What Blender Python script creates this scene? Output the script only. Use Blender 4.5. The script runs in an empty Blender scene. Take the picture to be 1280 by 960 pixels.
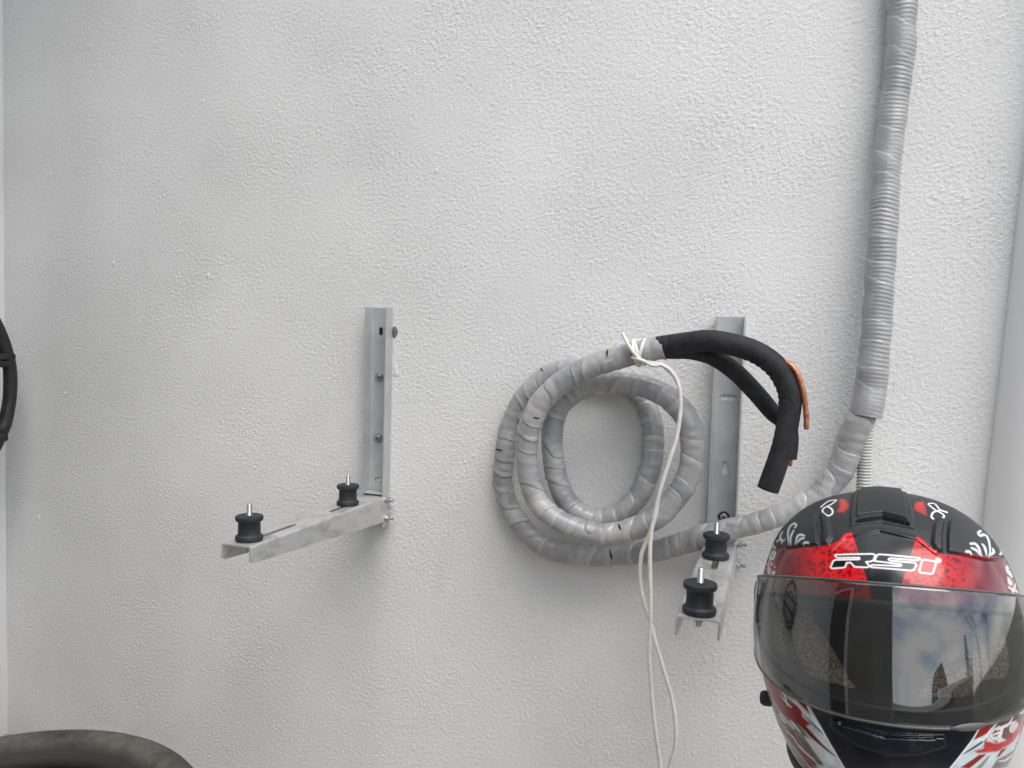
import bpy, bmesh, math, random
import numpy as np
from mathutils import Vector, Matrix

R = math.radians
scene = bpy.context.scene
col = scene.collection
rng = np.random.default_rng(7)
random.seed(7)

# ------------------------------------------------------------------ camera
cam_d = bpy.data.cameras.new('camera'); cam = bpy.data.objects.new('camera', cam_d); col.objects.link(cam)
cam.location = (0, -1.4, 1.03); cam.rotation_euler = (R(86.948), R(-1.602), R(19.031))
cam_d.sensor_width = 36; cam_d.lens = 36*962/1280; cam_d.clip_start = .02; cam_d.clip_end = 2000
scene.camera = cam

# ------------------------------------------------------------------ sky, sun, exposure
SUN_EL, SUN_AZ = 60, 140          # azimuth clockwise from +Y (into the wall)
w = bpy.data.worlds.new('World'); scene.world = w; w.use_nodes = True
nt = w.node_tree; nt.nodes.clear()
sky = nt.nodes.new('ShaderNodeTexSky'); sky.sky_type = 'NISHITA'; sky.sun_disc = False
sky.sun_elevation = R(SUN_EL); sky.sun_rotation = R(SUN_AZ); sky.air_density = 1.0; sky.dust_density = 1.5
tc = nt.nodes.new('ShaderNodeTexCoord')
mp = nt.nodes.new('ShaderNodeMapping'); mp.inputs['Scale'].default_value = (1.0, 1.0, 2.2)
nz = nt.nodes.new('ShaderNodeTexNoise'); nz.inputs['Scale'].default_value = 2.6; nz.inputs['Detail'].default_value = 8; nz.inputs['Roughness'].default_value = .55
rp = nt.nodes.new('ShaderNodeValToRGB'); rp.color_ramp.elements[0].position = .34; rp.color_ramp.elements[1].position = .60
mx = nt.nodes.new('ShaderNodeMix'); mx.data_type = 'RGBA'
mx.inputs['B'].default_value = (8.75, 8.7, 8.55, 1)       # cloud
bg = nt.nodes.new('ShaderNodeBackground'); bg.inputs['Strength'].default_value = .10
wo = nt.nodes.new('ShaderNodeOutputWorld')
L = nt.links.new
L(tc.outputs['Generated'], mp.inputs['Vector']); L(mp.outputs['Vector'], nz.inputs['Vector']); L(nz.outputs['Fac'], rp.inputs['Fac'])
L(rp.outputs['Color'], mx.inputs['Factor']); L(sky.outputs['Color'], mx.inputs['A']); L(mx.outputs['Result'], bg.inputs['Color']); L(bg.outputs['Background'], wo.inputs['Surface'])
sd = bpy.data.lights.new('sun', 'SUN'); sun = bpy.data.objects.new('sun', sd); col.objects.link(sun)
sd.energy = .9; sd.angle = R(42); sd.color = (1, .965, .92)
sdir = Vector((math.sin(R(SUN_AZ))*math.cos(R(SUN_EL)), math.cos(R(SUN_AZ))*math.cos(R(SUN_EL)), math.sin(R(SUN_EL))))
sun.rotation_euler = sdir.to_track_quat('Z', 'Y').to_euler(); sun.location = sdir*20
vs = scene.view_settings
vs.view_transform = 'Standard'; vs.look = 'None'; vs.exposure = 1.24; vs.gamma = 1.0; vs.use_curve_mapping = False

# ------------------------------------------------------------------ helpers
def tag(o, label=None, cat=None, group=None, kind=None):
    for k, v in (('label', label), ('category', cat), ('group', group), ('kind', kind)):
        if v: o[k] = v
    return o
def link(name, me, mat=None, parent=None):
    o = bpy.data.objects.new(name, me); col.objects.link(o)
    if mat is not None and me is not None: me.materials.append(mat)
    if parent is not None: o.parent = parent
    return o
def empty(name, loc=(0, 0, 0), rot=(0, 0, 0), label=None, cat=None, group=None):
    o = link(name, None); o.location = loc; o.rotation_euler = rot; o.empty_display_size = .05
    return tag(o, label, cat, group)
def mesh_np(name, V, F, smooth=True):
    V = np.asarray(V, np.float32); F = np.asarray(F, np.int32); n = F.shape[1]
    me = bpy.data.meshes.new(name)
    me.vertices.add(len(V)); me.vertices.foreach_set('co', V.ravel())
    me.loops.add(F.size); me.loops.foreach_set('vertex_index', F.ravel())
    me.polygons.add(len(F)); me.polygons.foreach_set('loop_start', np.arange(0, F.size, n, dtype=np.int32))
    me.update(calc_edges=True); me.validate()
    me.polygons.foreach_set('use_smooth', np.full(len(me.polygons), smooth)); me.update()
    return me
def grid_faces(nr, nc, wrap=False):
    r, c = np.meshgrid(np.arange(nr - 1), np.arange(nc if wrap else nc - 1), indexing='ij')
    c2 = (c + 1) % nc
    return np.stack([r*nc + c, r*nc + c2, (r + 1)*nc + c2, (r + 1)*nc + c], -1).reshape(-1, 4)
def set_attr(me, name, typ, arr):
    a = me.attributes.new(name, typ, 'POINT')
    a.data.foreach_set('color' if typ == 'FLOAT_COLOR' else 'value', np.asarray(arr, np.float32).ravel())
def bm_obj(name, bm, mat, parent=None, smooth=False):
    me = bpy.data.meshes.new(name); bm.to_mesh(me); bm.free()
    if smooth:
        me.polygons.foreach_set('use_smooth', np.ones(len(me.polygons), bool))
        try: me.set_sharp_from_angle(angle=R(38))
        except Exception: pass
    return link(name, me, mat, parent)
def add_box(bm, c, s, rot=None, bev=0):
    g = bmesh.ops.create_cube(bm, size=1.0); vs_ = g['verts']
    m = Matrix.Diagonal((s[0], s[1], s[2], 1))
    if rot is not None: m = rot.to_4x4() @ m
    bmesh.ops.transform(bm, matrix=Matrix.Translation(c) @ m, verts=vs_)
    if bev:
        es = list({e for v in vs_ for e in v.link_edges})
        bmesh.ops.bevel(bm, geom=es, offset=bev, segments=2, affect='EDGES', profile=.5)
def add_lathe(bm, prof, axis='Z', at=(0, 0, 0), n=28):
    """prof: list of (radius, height); turned round an axis through `at`"""
    at = Vector(at); rings = []
    for r, h in prof:
        ring = []
        for k in range(n):
            a = 2*math.pi*k/n; x, y = r*math.cos(a), r*math.sin(a)
            p = {'Z': (x, y, h), 'X': (h, x, y), 'Y': (y, h, x)}[axis]
            ring.append(bm.verts.new(at + Vector(p)))
        rings.append(ring)
    for a, b in zip(rings, rings[1:]):
        for k in range(n): bm.faces.new((a[k], a[(k+1) % n], b[(k+1) % n], b[k]))
    bm.faces.new(rings[0][::-1]); bm.faces.new(rings[-1])
def spline(P, step):
    """centripetal-like smooth path through P, resampled evenly"""
    P = np.asarray(P, float); Q = np.vstack([2*P[0] - P[1], P, 2*P[-1] - P[-2]]); out = []
    for i in range(1, len(Q) - 2):
        t = np.linspace(0, 1, 24, endpoint=False)[:, None]; a, b, c, d = Q[i-1], Q[i], Q[i+1], Q[i+2]
        out.append(.5*(2*b + (c - a)*t + (2*a - 5*b + 4*c - d)*t*t + (3*b - a - 3*c + d)*t**3))
    out = np.vstack(out + [P[-1:]])
    for _ in range(6):                                   # relax the hand-set points
        out[1:-1] = .25*out[:-2] + .5*out[1:-1] + .25*out[2:]
    s = np.r_[0, np.cumsum(np.linalg.norm(np.diff(out, axis=0), axis=1))]
    n = max(2, int(s[-1]/step)); ss = np.linspace(0, s[-1], n)
    return np.stack([np.interp(ss, s, out[:, k]) for k in range(3)], 1), ss
def tube(P, r, step=.002, n=36, rad=None, squash=None, caps=True):
    """tube mesh along a path; rad(s, th, bend) adds to the radius; returns verts, faces, s, th"""
    C, s = spline(P, step); T = np.gradient(C, axis=0); T /= np.linalg.norm(T, axis=1)[:, None]
    N = np.zeros_like(C); up = np.array([0, 1, 0.]) if abs(T[0, 1]) < .9 else np.array([1., 0, 0])
    N[0] = up - T[0]*(up @ T[0]); N[0] /= np.linalg.norm(N[0])
    for i in range(1, len(C)):
        v = N[i-1] - T[i]*(N[i-1] @ T[i]); N[i] = v/np.linalg.norm(v)
    B = np.cross(T, N); th = np.linspace(0, 2*np.pi, n, endpoint=False)
    K = np.gradient(T, axis=0)/np.gradient(s)[:, None]
    S, TH = np.meshgrid(s, th, indexing='ij'); D = N[:, None]*np.cos(TH)[..., None] + B[:, None]*np.sin(TH)[..., None]
    bend = (D*K[:, None]).sum(-1)                         # + on the inside of a bend
    rr = np.broadcast_to(np.asarray(r if np.isscalar(r) else np.interp(s/s[-1], np.linspace(0, 1, len(r)), r)[:, None]), S.shape).copy()
    if rad is not None: rr = rr + rad(S, TH, bend)
    if squash is not None: D = N[:, None]*(np.cos(TH)*squash[0])[..., None] + B[:, None]*(np.sin(TH)*squash[1])[..., None]
    V = (C[:, None] + D*rr[..., None]).reshape(-1, 3); Fc = grid_faces(len(C), n, True)[:, ::-1]
    SA, TA = S.ravel(), TH.ravel()
    if caps:
        k = len(V); V = np.vstack([V, C[0], C[-1]]); SA = np.r_[SA, 0, s[-1]]; TA = np.r_[TA, 0, 0]
        j = np.arange(n); j2 = (j + 1) % n; o = (len(C) - 1)*n
        Fc = np.vstack([Fc, np.stack([np.full(n, k), j, j2, np.full(n, k)], 1)[:, [0, 1, 2, 0]], np.stack([np.full(n, k+1), o + j2, o + j, np.full(n, k+1)], 1)])
    return V, Fc, SA, TA
def tube_obj(name, P, r, mat, parent=None, attrs=False, **kw):
    V, Fc, S, T = tube(P, r, **kw)
    tri = Fc[Fc[:, 0] == Fc[:, 3]] if kw.get('caps', True) else Fc[:0]
    quad = Fc[Fc[:, 0] != Fc[:, 3]]
    me = bpy.data.meshes.new(name)
    V = V.astype(np.float32); lq = quad.astype(np.int32).ravel(); lt = tri[:, :3].astype(np.int32).ravel()
    me.vertices.add(len(V)); me.vertices.foreach_set('co', V.ravel())
    me.loops.add(len(lq) + len(lt)); me.loops.foreach_set('vertex_index', np.r_[lq, lt])
    me.polygons.add(len(quad) + len(tri)); me.polygons.foreach_set('loop_start', np.r_[np.arange(0, len(lq), 4), len(lq) + np.arange(0, len(lt), 3)].astype(np.int32))
    me.update(calc_edges=True)
    sm = np.ones(len(me.polygons), bool); sm[len(quad):] = False
    me.polygons.foreach_set('use_smooth', sm); me.update()
    if attrs: set_attr(me, 'along', 'FLOAT', S + .011*np.sin(S*41) + .008*np.sin(S*77 + 1) + .004*np.sin(S*143 + 2) + .004*np.sin(2*T + S*30)); set_attr(me, 'around', 'FLOAT', T)
    return link(name, me, mat, parent)
def wavy(seed, n=14, fs=(20, 120), ft=(0, 3)):
    """smooth random function of (s, th), roughly -1..1"""
    g = np.random.default_rng(seed); a = g.uniform(*fs, n)*g.choice([-1, 1], n); b = g.integers(ft[0], ft[1] + 1, n); p = g.uniform(0, 6.28, n)
    return lambda S, TH: sum(np.sin(a[i]*S + b[i]*TH + p[i]) for i in range(n))/math.sqrt(n)*.8

# ------------------------------------------------------------------ materials
def newmat(name):
    m = bpy.data.materials.new(name); m.use_nodes = True; t = m.node_tree
    return m, t, t.nodes['Principled BSDF'], t.nodes.new, t.links.new
def noise_mat(name, c1, c2, scale=20, nrough=.5, rough=(.5, .6), metallic=0, bump=0, bscale=200, detail=6, lo=.35, hi=.65, coat=0, stretch=(1, 1, 1), dist=.002, spec=.5):
    m, t, p, N, K = newmat(name)
    tcn = N('ShaderNodeTexCoord'); mpn = N('ShaderNodeMapping'); mpn.inputs['Scale'].default_value = stretch; K(tcn.outputs['Object'], mpn.inputs['Vector'])
    n = N('ShaderNodeTexNoise'); n.inputs['Scale'].default_value = scale; n.inputs['Detail'].default_value = detail; n.inputs['Roughness'].default_value = nrough; K(mpn.outputs['Vector'], n.inputs['Vector'])
    r = N('ShaderNodeValToRGB'); r.color_ramp.elements[0].position = lo; r.color_ramp.elements[1].position = hi
    r.color_ramp.elements[0].color = (*c1, 1); r.color_ramp.elements[1].color = (*c2, 1); K(n.outputs['Fac'], r.inputs['Fac']); K(r.outputs['Color'], p.inputs['Base Color'])
    mr = N('ShaderNodeMapRange'); mr.inputs['To Min'].default_value = rough[0]; mr.inputs['To Max'].default_value = rough[1]; K(n.outputs['Fac'], mr.inputs['Value']); K(mr.outputs['Result'], p.inputs['Roughness'])
    p.inputs['Metallic'].default_value = metallic; p.inputs['Coat Weight'].default_value = coat; p.inputs['Specular IOR Level'].default_value = spec
    if bump:
        b = N('ShaderNodeTexNoise'); b.inputs['Scale'].default_value = bscale; b.inputs['Detail'].default_value = 4; K(tcn.outputs['Object'], b.inputs['Vector'])
        bn = N('ShaderNodeBump'); bn.inputs['Strength'].default_value = bump; bn.inputs['Distance'].default_value = dist; K(b.outputs['Fac'], bn.inputs['Height']); K(bn.outputs['Normal'], p.inputs['Normal'])
    return m
M = {}
M['stucco'] = noise_mat('white_stucco_paint', (.71, .71, .705), (.77, .77, .765), 3.0, rough=(.55, .7), bump=.75, bscale=270, dist=.0013)
def wall_marks(m):
    t = m.node_tree; N = t.nodes.new; K = t.links.new; p = t.nodes['Principled BSDF']; src = p.inputs['Base Color'].links[0].from_socket
    tcn = N('ShaderNodeTexCoord'); mpn = N('ShaderNodeMapping'); mpn.inputs['Scale'].default_value = (1, 1, .35); K(tcn.outputs['Object'], mpn.inputs['Vector'])
    n = N('ShaderNodeTexNoise'); n.inputs['Scale'].default_value = 9; n.inputs['Detail'].default_value = 12; n.inputs['Roughness'].default_value = .72; K(mpn.outputs['Vector'], n.inputs['Vector'])
    r = N('ShaderNodeMapRange'); r.inputs['From Min'].default_value = .60; r.inputs['From Max'].default_value = .78; r.inputs['To Max'].default_value = .22; K(n.outputs['Fac'], r.inputs['Value'])
    mx_ = N('ShaderNodeMix'); mx_.data_type = 'RGBA'; mx_.inputs['B'].default_value = (.50, .48, .45, 1); K(r.outputs['Result'], mx_.inputs['Factor']); K(src, mx_.inputs['A']); K(mx_.outputs['Result'], p.inputs['Base Color'])
wall_marks(M['stucco'])
M['smooth_wall'] = noise_mat('smooth_white_paint', (.81, .81, .805), (.84, .84, .835), 4, rough=(.5, .6), bump=.08, bscale=120)
M['house_wall'] = noise_mat('grey_render', (.20, .20, .195), (.26, .26, .25), 5, rough=(.7, .8), bump=.2, bscale=150)
M['floor'] = noise_mat('dusty_concrete', (.20, .185, .165), (.34, .32, .29), 9, rough=(.75, .9), bump=.3, bscale=90)
M['grass'] = noise_mat('winter_lawn', (.085, .085, .07), (.14, .135, .11), .8, rough=(.9, 1))
M['rail'] = noise_mat('grey_powder_coat', (.43, .44, .45), (.51, .52, .528), 30, nrough=.7, detail=10, rough=(.36, .5), metallic=.25, bump=.12, bscale=900, dist=.0004)
M['galv'] = noise_mat('stained_galvanised_steel', (.31, .31, .305), (.52, .52, .515), 42, nrough=.74, detail=12, rough=(.32, .5), metallic=.45, lo=.34, hi=.52, stretch=(1, .45, 1), bump=.1, bscale=600, dist=.0004)
M['bolt'] = noise_mat('zinc_bolt', (.42, .43, .45), (.62, .63, .64), 120, rough=(.25, .4), metallic=.9)
M['rubber'] = noise_mat('black_rubber_mount', (.010, .012, .016), (.022, .025, .031), 60, rough=(.5, .65), bump=.1, bscale=500)
M['dark'] = noise_mat('dark_recess', (.012, .012, .013), (.03, .028, .025), 80, rough=(.8, .9))
M['mortar'] = noise_mat('bare_mortar', (.07, .065, .06), (.22, .21, .195), 150, rough=(.8, .9), bump=.6, bscale=400)
M['anchor'] = noise_mat('yellowed_wall_plug', (.55, .42, .16), (.75, .70, .55), 60, rough=(.5, .6))
M['foam'] = noise_mat('black_foam_insulation', (.008, .009, .011), (.030, .030, .031), 45, nrough=.75, detail=10, rough=(.62, .78), bump=.6, bscale=330, dist=.0012, spec=.35)
M['copper'] = noise_mat('copper_tube', (.40, .14, .07), (.72, .31, .17), 130, nrough=.65, rough=(.32, .5), metallic=.85)
M['cable'] = noise_mat('white_pvc_cable', (.64, .62, .565), (.78, .768, .73), 55, nrough=.7, rough=(.4, .5))
M['conduit'] = noise_mat('grey_corrugated_conduit', (.50, .50, .485), (.58, .58, .56), 30, rough=(.4, .5))
M['tyre'] = noise_mat('dusty_tyre_rubber', (.022, .022, .022), (.105, .092, .074), 7, rough=(.7, .9), bump=.3, bscale=160, lo=.3, hi=.7)
M['black_iron'] = noise_mat('black_plastic', (.010, .010, .012), (.022, .021, .022), 50, rough=(.4, .55), bump=.15, bscale=160)
M['wood'] = noise_mat('stool_wood', (.22, .13, .07), (.36, .23, .13), 12, rough=(.5, .65), stretch=(1, 8, 1))
M['bark'] = noise_mat('bark', (.05, .042, .035), (.10, .085, .07), 6, rough=(.9, 1))
M['needles'] = noise_mat('conifer_needles', (.012, .022, .012), (.03, .05, .022), 1.5, rough=(.8, .9))
M['roof'] = noise_mat('dark_roof_tiles', (.04, .035, .033), (.07, .06, .055), 3, rough=(.7, .8))
M['glass'] = noise_mat('dark_window', (.02, .024, .028), (.03, .034, .04), 3, rough=(.04, .06))
M['white_frame'] = noise_mat('white_frame', (.72, .72, .71), (.78, .78, .77), 9, rough=(.3, .4))
def tape_mat(name, pitch, c1, c2):
    m, t, p, N, K = newmat(name)
    a = N('ShaderNodeAttribute'); a.attribute_name = 'along'; b = N('ShaderNodeAttribute'); b.attribute_name = 'around'
    d = N('ShaderNodeMath'); d.operation = 'DIVIDE'; d.inputs[1].default_value = 2*math.pi; K(b.outputs['Fac'], d.inputs[0])
    e = N('ShaderNodeMath'); e.operation = 'DIVIDE'; e.inputs[1].default_value = pitch; K(a.outputs['Fac'], e.inputs[0])
    f = N('ShaderNodeMath'); f.operation = 'ADD'; K(d.outputs[0], f.inputs[0]); K(e.outputs[0], f.inputs[1])
    g = N('ShaderNodeMath'); g.operation = 'FLOOR'; K(f.outputs[0], g.inputs[0])
    wn = N('ShaderNodeTexWhiteNoise'); wn.noise_dimensions = '1D'; K(g.outputs[0], wn.inputs['W'])
    fr = N('ShaderNodeMath'); fr.operation = 'FRACT'; K(f.outputs[0], fr.inputs[0])
    ov = N('ShaderNodeMath'); ov.operation = 'LESS_THAN'; ov.inputs[1].default_value = .28; K(fr.outputs[0], ov.inputs[0])     # doubled tape is paler
    tcn = N('ShaderNodeTexCoord'); n = N('ShaderNodeTexNoise'); n.inputs['Scale'].default_value = 26; n.inputs['Detail'].default_value = 5; K(tcn.outputs['Object'], n.inputs['Vector'])
    s1 = N('ShaderNodeMath'); s1.operation = 'MULTIPLY_ADD'; s1.inputs[1].default_value = .24; K(wn.outputs['Value'], s1.inputs[0])
    s2 = N('ShaderNodeMath'); s2.operation = 'MULTIPLY_ADD'; s2.inputs[1].default_value = .14; K(ov.outputs[0], s2.inputs[0]); s2.inputs[2].default_value = -.01; K(s2.outputs[0], s1.inputs[2])
    s3 = N('ShaderNodeMath'); s3.operation = 'MULTIPLY_ADD'; s3.inputs[1].default_value = .75; K(n.outputs['Fac'], s3.inputs[0]); K(s1.outputs[0], s3.inputs[2])
    r = N('ShaderNodeValToRGB'); r.color_ramp.elements[0].position = .15; r.color_ramp.elements[1].position = .85
    r.color_ramp.elements[0].color = (*c1, 1); r.color_ramp.elements[1].color = (*c2, 1); K(s3.outputs[0], r.inputs['Fac']); K(r.outputs['Color'], p.inputs['Base Color'])
    p.inputs['Roughness'].default_value = .27; p.inputs['Specular IOR Level'].default_value = .62
    # fine stretch creases across the tape
    cx = N('ShaderNodeCombineXYZ'); sc = N('ShaderNodeMath'); sc.operation = 'MULTIPLY'; sc.inputs[1].default_value = 150; K(a.outputs['Fac'], sc.inputs[0])
    sk = N('ShaderNodeMath'); sk.operation = 'MULTIPLY_ADD'; sk.inputs[1].default_value = 1.6; K(b.outputs['Fac'], sk.inputs[0]); K(sc.outputs[0], sk.inputs[2])
    K(sk.outputs[0], cx.inputs['X']); K(b.outputs['Fac'], cx.inputs['Y'])
    n2 = N('ShaderNodeTexNoise'); n2.inputs['Scale'].default_value = .8; n2.inputs['Detail'].default_value = 3; K(cx.outputs[0], n2.inputs['Vector'])
    bn = N('ShaderNodeBump'); bn.inputs['Strength'].default_value = .55; bn.inputs['Distance'].default_value = .0014; K(n2.outputs['Fac'], bn.inputs['Height']); K(bn.outputs['Normal'], p.inputs['Normal'])
    return m
M['tape'] = tape_mat('grey_pvc_tape', .043, (.20, .21, .225), (.48, .477, .468))
M['tape_riser'] = tape_mat('grey_pvc_tape_riser', .042, (.27, .275, .285), (.42, .42, .42))

# ------------------------------------------------------------------ ground, floor
bm = bmesh.new(); bmesh.ops.create_grid(bm, x_segments=8, y_segments=8, size=400)
g = bm_obj('ground', bm, M['grass']); g.location = (0, 0, -.35); g['kind'] = 'structure'
bm = bmesh.new(); add_box(bm, (-.3, -1.5, -.15), (3.6, 3.5, .30)); fl = bm_obj('floor', bm, M['floor']); fl['kind'] = 'structure'

def extrude_profile(prof, z0, z1):
    bm = bmesh.new(); A = [bm.verts.new((x, y, z0)) for x, y in prof]; B = [bm.verts.new((x, y, z1)) for x, y in prof]
    bm.faces.new(A[::-1]); bm.faces.new(B)
    for i in range(len(A)): bm.faces.new((A[i], A[(i+1) % len(A)], B[(i+1) % len(A)], B[i]))
    bmesh.ops.recalc_face_normals(bm, faces=bm.faces); return bm
# ------------------------------------------------------------------ stucco walls
def band(shape, step, wl, bw, seed, ang=None, aniso=1.0):
    """band-passed random field: features about wl metres across"""
    g = np.random.default_rng(seed); f = np.fft.rfft2(g.standard_normal(shape))
    ky = np.fft.fftfreq(shape[0], step)[:, None]; kx = np.fft.rfftfreq(shape[1], step)[None]
    if ang is not None:
        ca, sa = math.cos(ang), math.sin(ang); u, v = kx*ca + ky*sa, (-kx*sa + ky*ca)*aniso
        k = np.hypot(u, v)
    else: k = np.hypot(kx, ky)
    h = np.fft.irfft2(f*np.exp(-((k*wl - 1)/bw)**2), shape); return h/h.std()
def stucco_field(nr, nc, step, seed):
    a = band((nr, nc), step, .0047, .32, seed); b = band((nr, nc), step, .0090, .4, seed + 1, 2.2, 1.3); c = band((nr, nc), step, .45, .8, seed + 2)
    m = band((nr, nc), step, .30, .6, seed + 3)
    rough = np.clip(.92 + .11*m, .5, 1.3)
    grains = np.clip(a + .3*b - .3, 0, 2.0)                     # proud grains on a smoother skin
    h = rough*(.00058*grains**1.2 + .00012*a + .00007*b) + .0006*c
    g = np.random.default_rng(seed + 9); yy, xx = np.mgrid[0:nr, 0:nc]
    for _ in range(30):                                   # stray blobs of paint and grit
        r, q = g.integers(6, nr - 6), g.integers(6, nc - 6); s = g.uniform(.7, 1.5)
        sl = (slice(max(r - 8, 0), r + 8), slice(max(q - 5, 0), q + 5))
        h[sl] += g.uniform(.0010, .0024)*np.exp(-((yy[sl] - r)/(1.6*s))**2 - ((xx[sl] - q)/s)**2)
    return h
def wall_mesh(name, x0, x1, z0, z1, step, seed, to_world, tail=()):
    nc, nr = int(round((x1 - x0)/step)) + 1, int(round((z1 - z0)/step)) + 1
    X, Z = np.meshgrid(np.linspace(x0, x1, nc), np.linspace(z0, z1, nr)); h = stucco_field(nr, nc, step, seed)
    V = np.stack([X.ravel(), h.ravel(), Z.ravel()], 1); Fc = grid_faces(nr, nc)
    for (a, b, c, d) in tail:                             # plain continuation out of sight
        k = len(V); V = np.vstack([V, [[a, 0, c], [b, 0, c], [b, 0, d], [a, 0, d]]]); Fc = np.vstack([Fc, [[k, k+1, k+2, k+3]]])
    return mesh_np(name, to_world(V), Fc)
# h is measured out of the wall, towards the balcony
me = wall_mesh('stucco_wall', -1.86, .40, -.02, 1.90, .0020, 3, lambda V: np.stack([V[:, 0], -V[:, 1], V[:, 2]], 1), [(-1.86, .40, 1.90, 2.9)])
wall = tag(link('stucco_wall', me, M['stucco']), 'white rough stucco back wall that carries both metal brackets', 'wall')
me = wall_mesh('side_wall', -.6, 0.0, -.02, 1.90, .004, 21, lambda V: np.stack([-1.815 + V[:, 1], V[:, 0], V[:, 2]], 1), [(-3.2, -.6, -.02, 1.90), (-3.2, 0, 1.90, 2.9)])
lw = tag(link('side_wall', me, M['stucco']), 'narrow bright strip of white stucco side wall at the left edge', 'wall')
bm = bmesh.new(); add_box(bm, (-1.97, -1.6, 1.44), (.25, 3.2, 2.92)); bm_obj('wall_core', bm, M['smooth_wall'], lw)
bm = bmesh.new(); add_box(bm, (-.8, .14, 1.44), (2.6, .25, 2.92)); bm_obj('wall_core', bm, M['smooth_wall'], wall)
# smooth pier on the right, leaning a touch
rr_ = .085
prof = [(0, .06)] + [(rr_ - rr_*math.cos(k*math.pi/32), -.008 - rr_*math.sin(k*math.pi/32)) for k in range(17)] + [(.46, -.008 - rr_), (.46, .06)]
bm = extrude_profile(prof, 0.0, 2.9)
pier = bm_obj('smooth_pier', bm, M['smooth_wall'], smooth=True)
for v in pier.data.vertices:
    v.co.x = v.co.x + .3245 + (v.co.z - .83)*.046
tag(pier, 'smooth white pier in the corner to the right of the taped riser', 'pier')
# chipped plaster beside the left rail
def blob_patch(name, c, pts, mat, depth):
    bm = bmesh.new(); ctr = bm.verts.new((c[0], -depth, c[1])); ring = [bm.verts.new((c[0] + x, -.0016, c[1] + z)) for x, z in pts]
    for i in range(len(ring)): bm.faces.new((ctr, ring[i], ring[(i+1) % len(ring)]))
    return bm_obj(name, bm, mat, wall)
blob_patch('plaster_hole', (-.734, 1.044), [(-.008, .010), (.001, .013), (.007, .004), (.006, -.004), (-.001, -.011), (-.007, -.006)], M['mortar'], .0024)
blob_patch('plaster_chip', (-.729, .968), [(-.003, .012), (.003, .011), (.001, .002), (.006, -.010), (.000, -.012), (-.008, -.009), (-.002, -.004)], M['white_frame'], .0035)

# ------------------------------------------------------------------ brackets
def boolean_cut(o, cutters):
    for c in cutters:
        c.location = o.parent.location
        md = o.modifiers.new('cut', 'BOOLEAN'); md.operation = 'DIFFERENCE'; md.object = c; md.solver = 'EXACT'
    dg = bpy.context.evaluated_depsgraph_get(); me = bpy.data.meshes.new_from_object(o.evaluated_get(dg)); o.modifiers.clear(); old = o.data; o.data = me; bpy.data.meshes.remove(old)
    for c in cutters:
        m = c.data; bpy.data.objects.remove(c); bpy.data.meshes.remove(m)
def slot_cutter(c, half_long, half_short, axis_long, axis_thru, depth=.02):
    """stadium-shaped prism"""
    bm = bmesh.new(); n = 12; pts = []
    for k in range(n + 1): a = -math.pi/2 + math.pi*k/n; pts.append((half_long - half_short + half_short*math.cos(a), half_short*math.sin(a)))
    for k in range(n + 1): a = math.pi/2 + math.pi*k/n; pts.append((-(half_long - half_short) + half_short*math.cos(a), half_short*math.sin(a)))
    al, at_ = Vector(axis_long), Vector(axis_thru); as_ = at_.cross(al); c = Vector(c)
    lo = [bm.verts.new(c + al*p + as_*q - at_*depth/2) for p, q in pts]; hi = [bm.verts.new(c + al*p + as_*q + at_*depth/2) for p, q in pts]
    bm.faces.new(lo); bm.faces.new(hi[::-1])
    for i in range(len(lo)): bm.faces.new((lo[i], hi[i], hi[(i+1) % len(lo)], lo[(i+1) % len(lo)]))
    bmesh.ops.recalc_face_normals(bm, faces=bm.faces)
    return bm_obj('cutter', bm, None)
def u_profile(w, d, t, r):
    """open-U outline: web along the first axis at 0, legs of length d towards +; list of (a, b)"""
    o = []; n = 4
    def arc(cx, cy, rad, a0, a1): return [(cx + rad*math.cos(a0 + (a1 - a0)*k/n), cy + rad*math.sin(a0 + (a1 - a0)*k/n)) for k in range(n + 1)]
    h = w/2
    o += [(-h, d)] + arc(-h + r, r, r, math.pi, 1.5*math.pi) + arc(h - r, r, r, 1.5*math.pi, 2*math.pi) + [(h, d), (h - t, d)]
    ri = r - t if r > t else .0004
    o += arc(h - t - ri, t + ri, ri, 0, -math.pi/2) + arc(-h + t + ri, t + ri, ri, -math.pi/2, -math.pi) + [(-h + t, d)]
    return o
def extrude(prof, fn, levels):
    bm = bmesh.new(); rings = [[bm.verts.new(fn(a, b, l)) for a, b in prof] for l in levels]
    for A, B in zip(rings, rings[1:]):
        for i in range(len(A)): bm.faces.new((A[i], A[(i+1) % len(A)], B[(i+1) % len(A)], B[i]))
    bm.faces.new(rings[0][::-1]); bm.faces.new(rings[-1]); bmesh.ops.recalc_face_normals(bm, faces=bm.faces)
    return bm
def hex_bolt(bm, at, s=1.0, stick=.012):
    at = Vector(at)
    add_lathe(bm, [(.0075*s, 0), (.0075*s, .0016*s)], 'X', at, 20)
    add_lathe(bm, [(.0062*s, .0018*s), (.0062*s, .0062*s), (.0052*s, .0070*s)], 'X', at, 6)
    prof = [(.0032*s, .0072*s)]
    k = .0072*s
    while k < stick: prof += [(.0034*s, k + .0004), (.0029*s, k + .0009)]; k += .0011
    prof += [(.0020*s, k)]
    add_lathe(bm, prof, 'X', at, 12)
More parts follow.
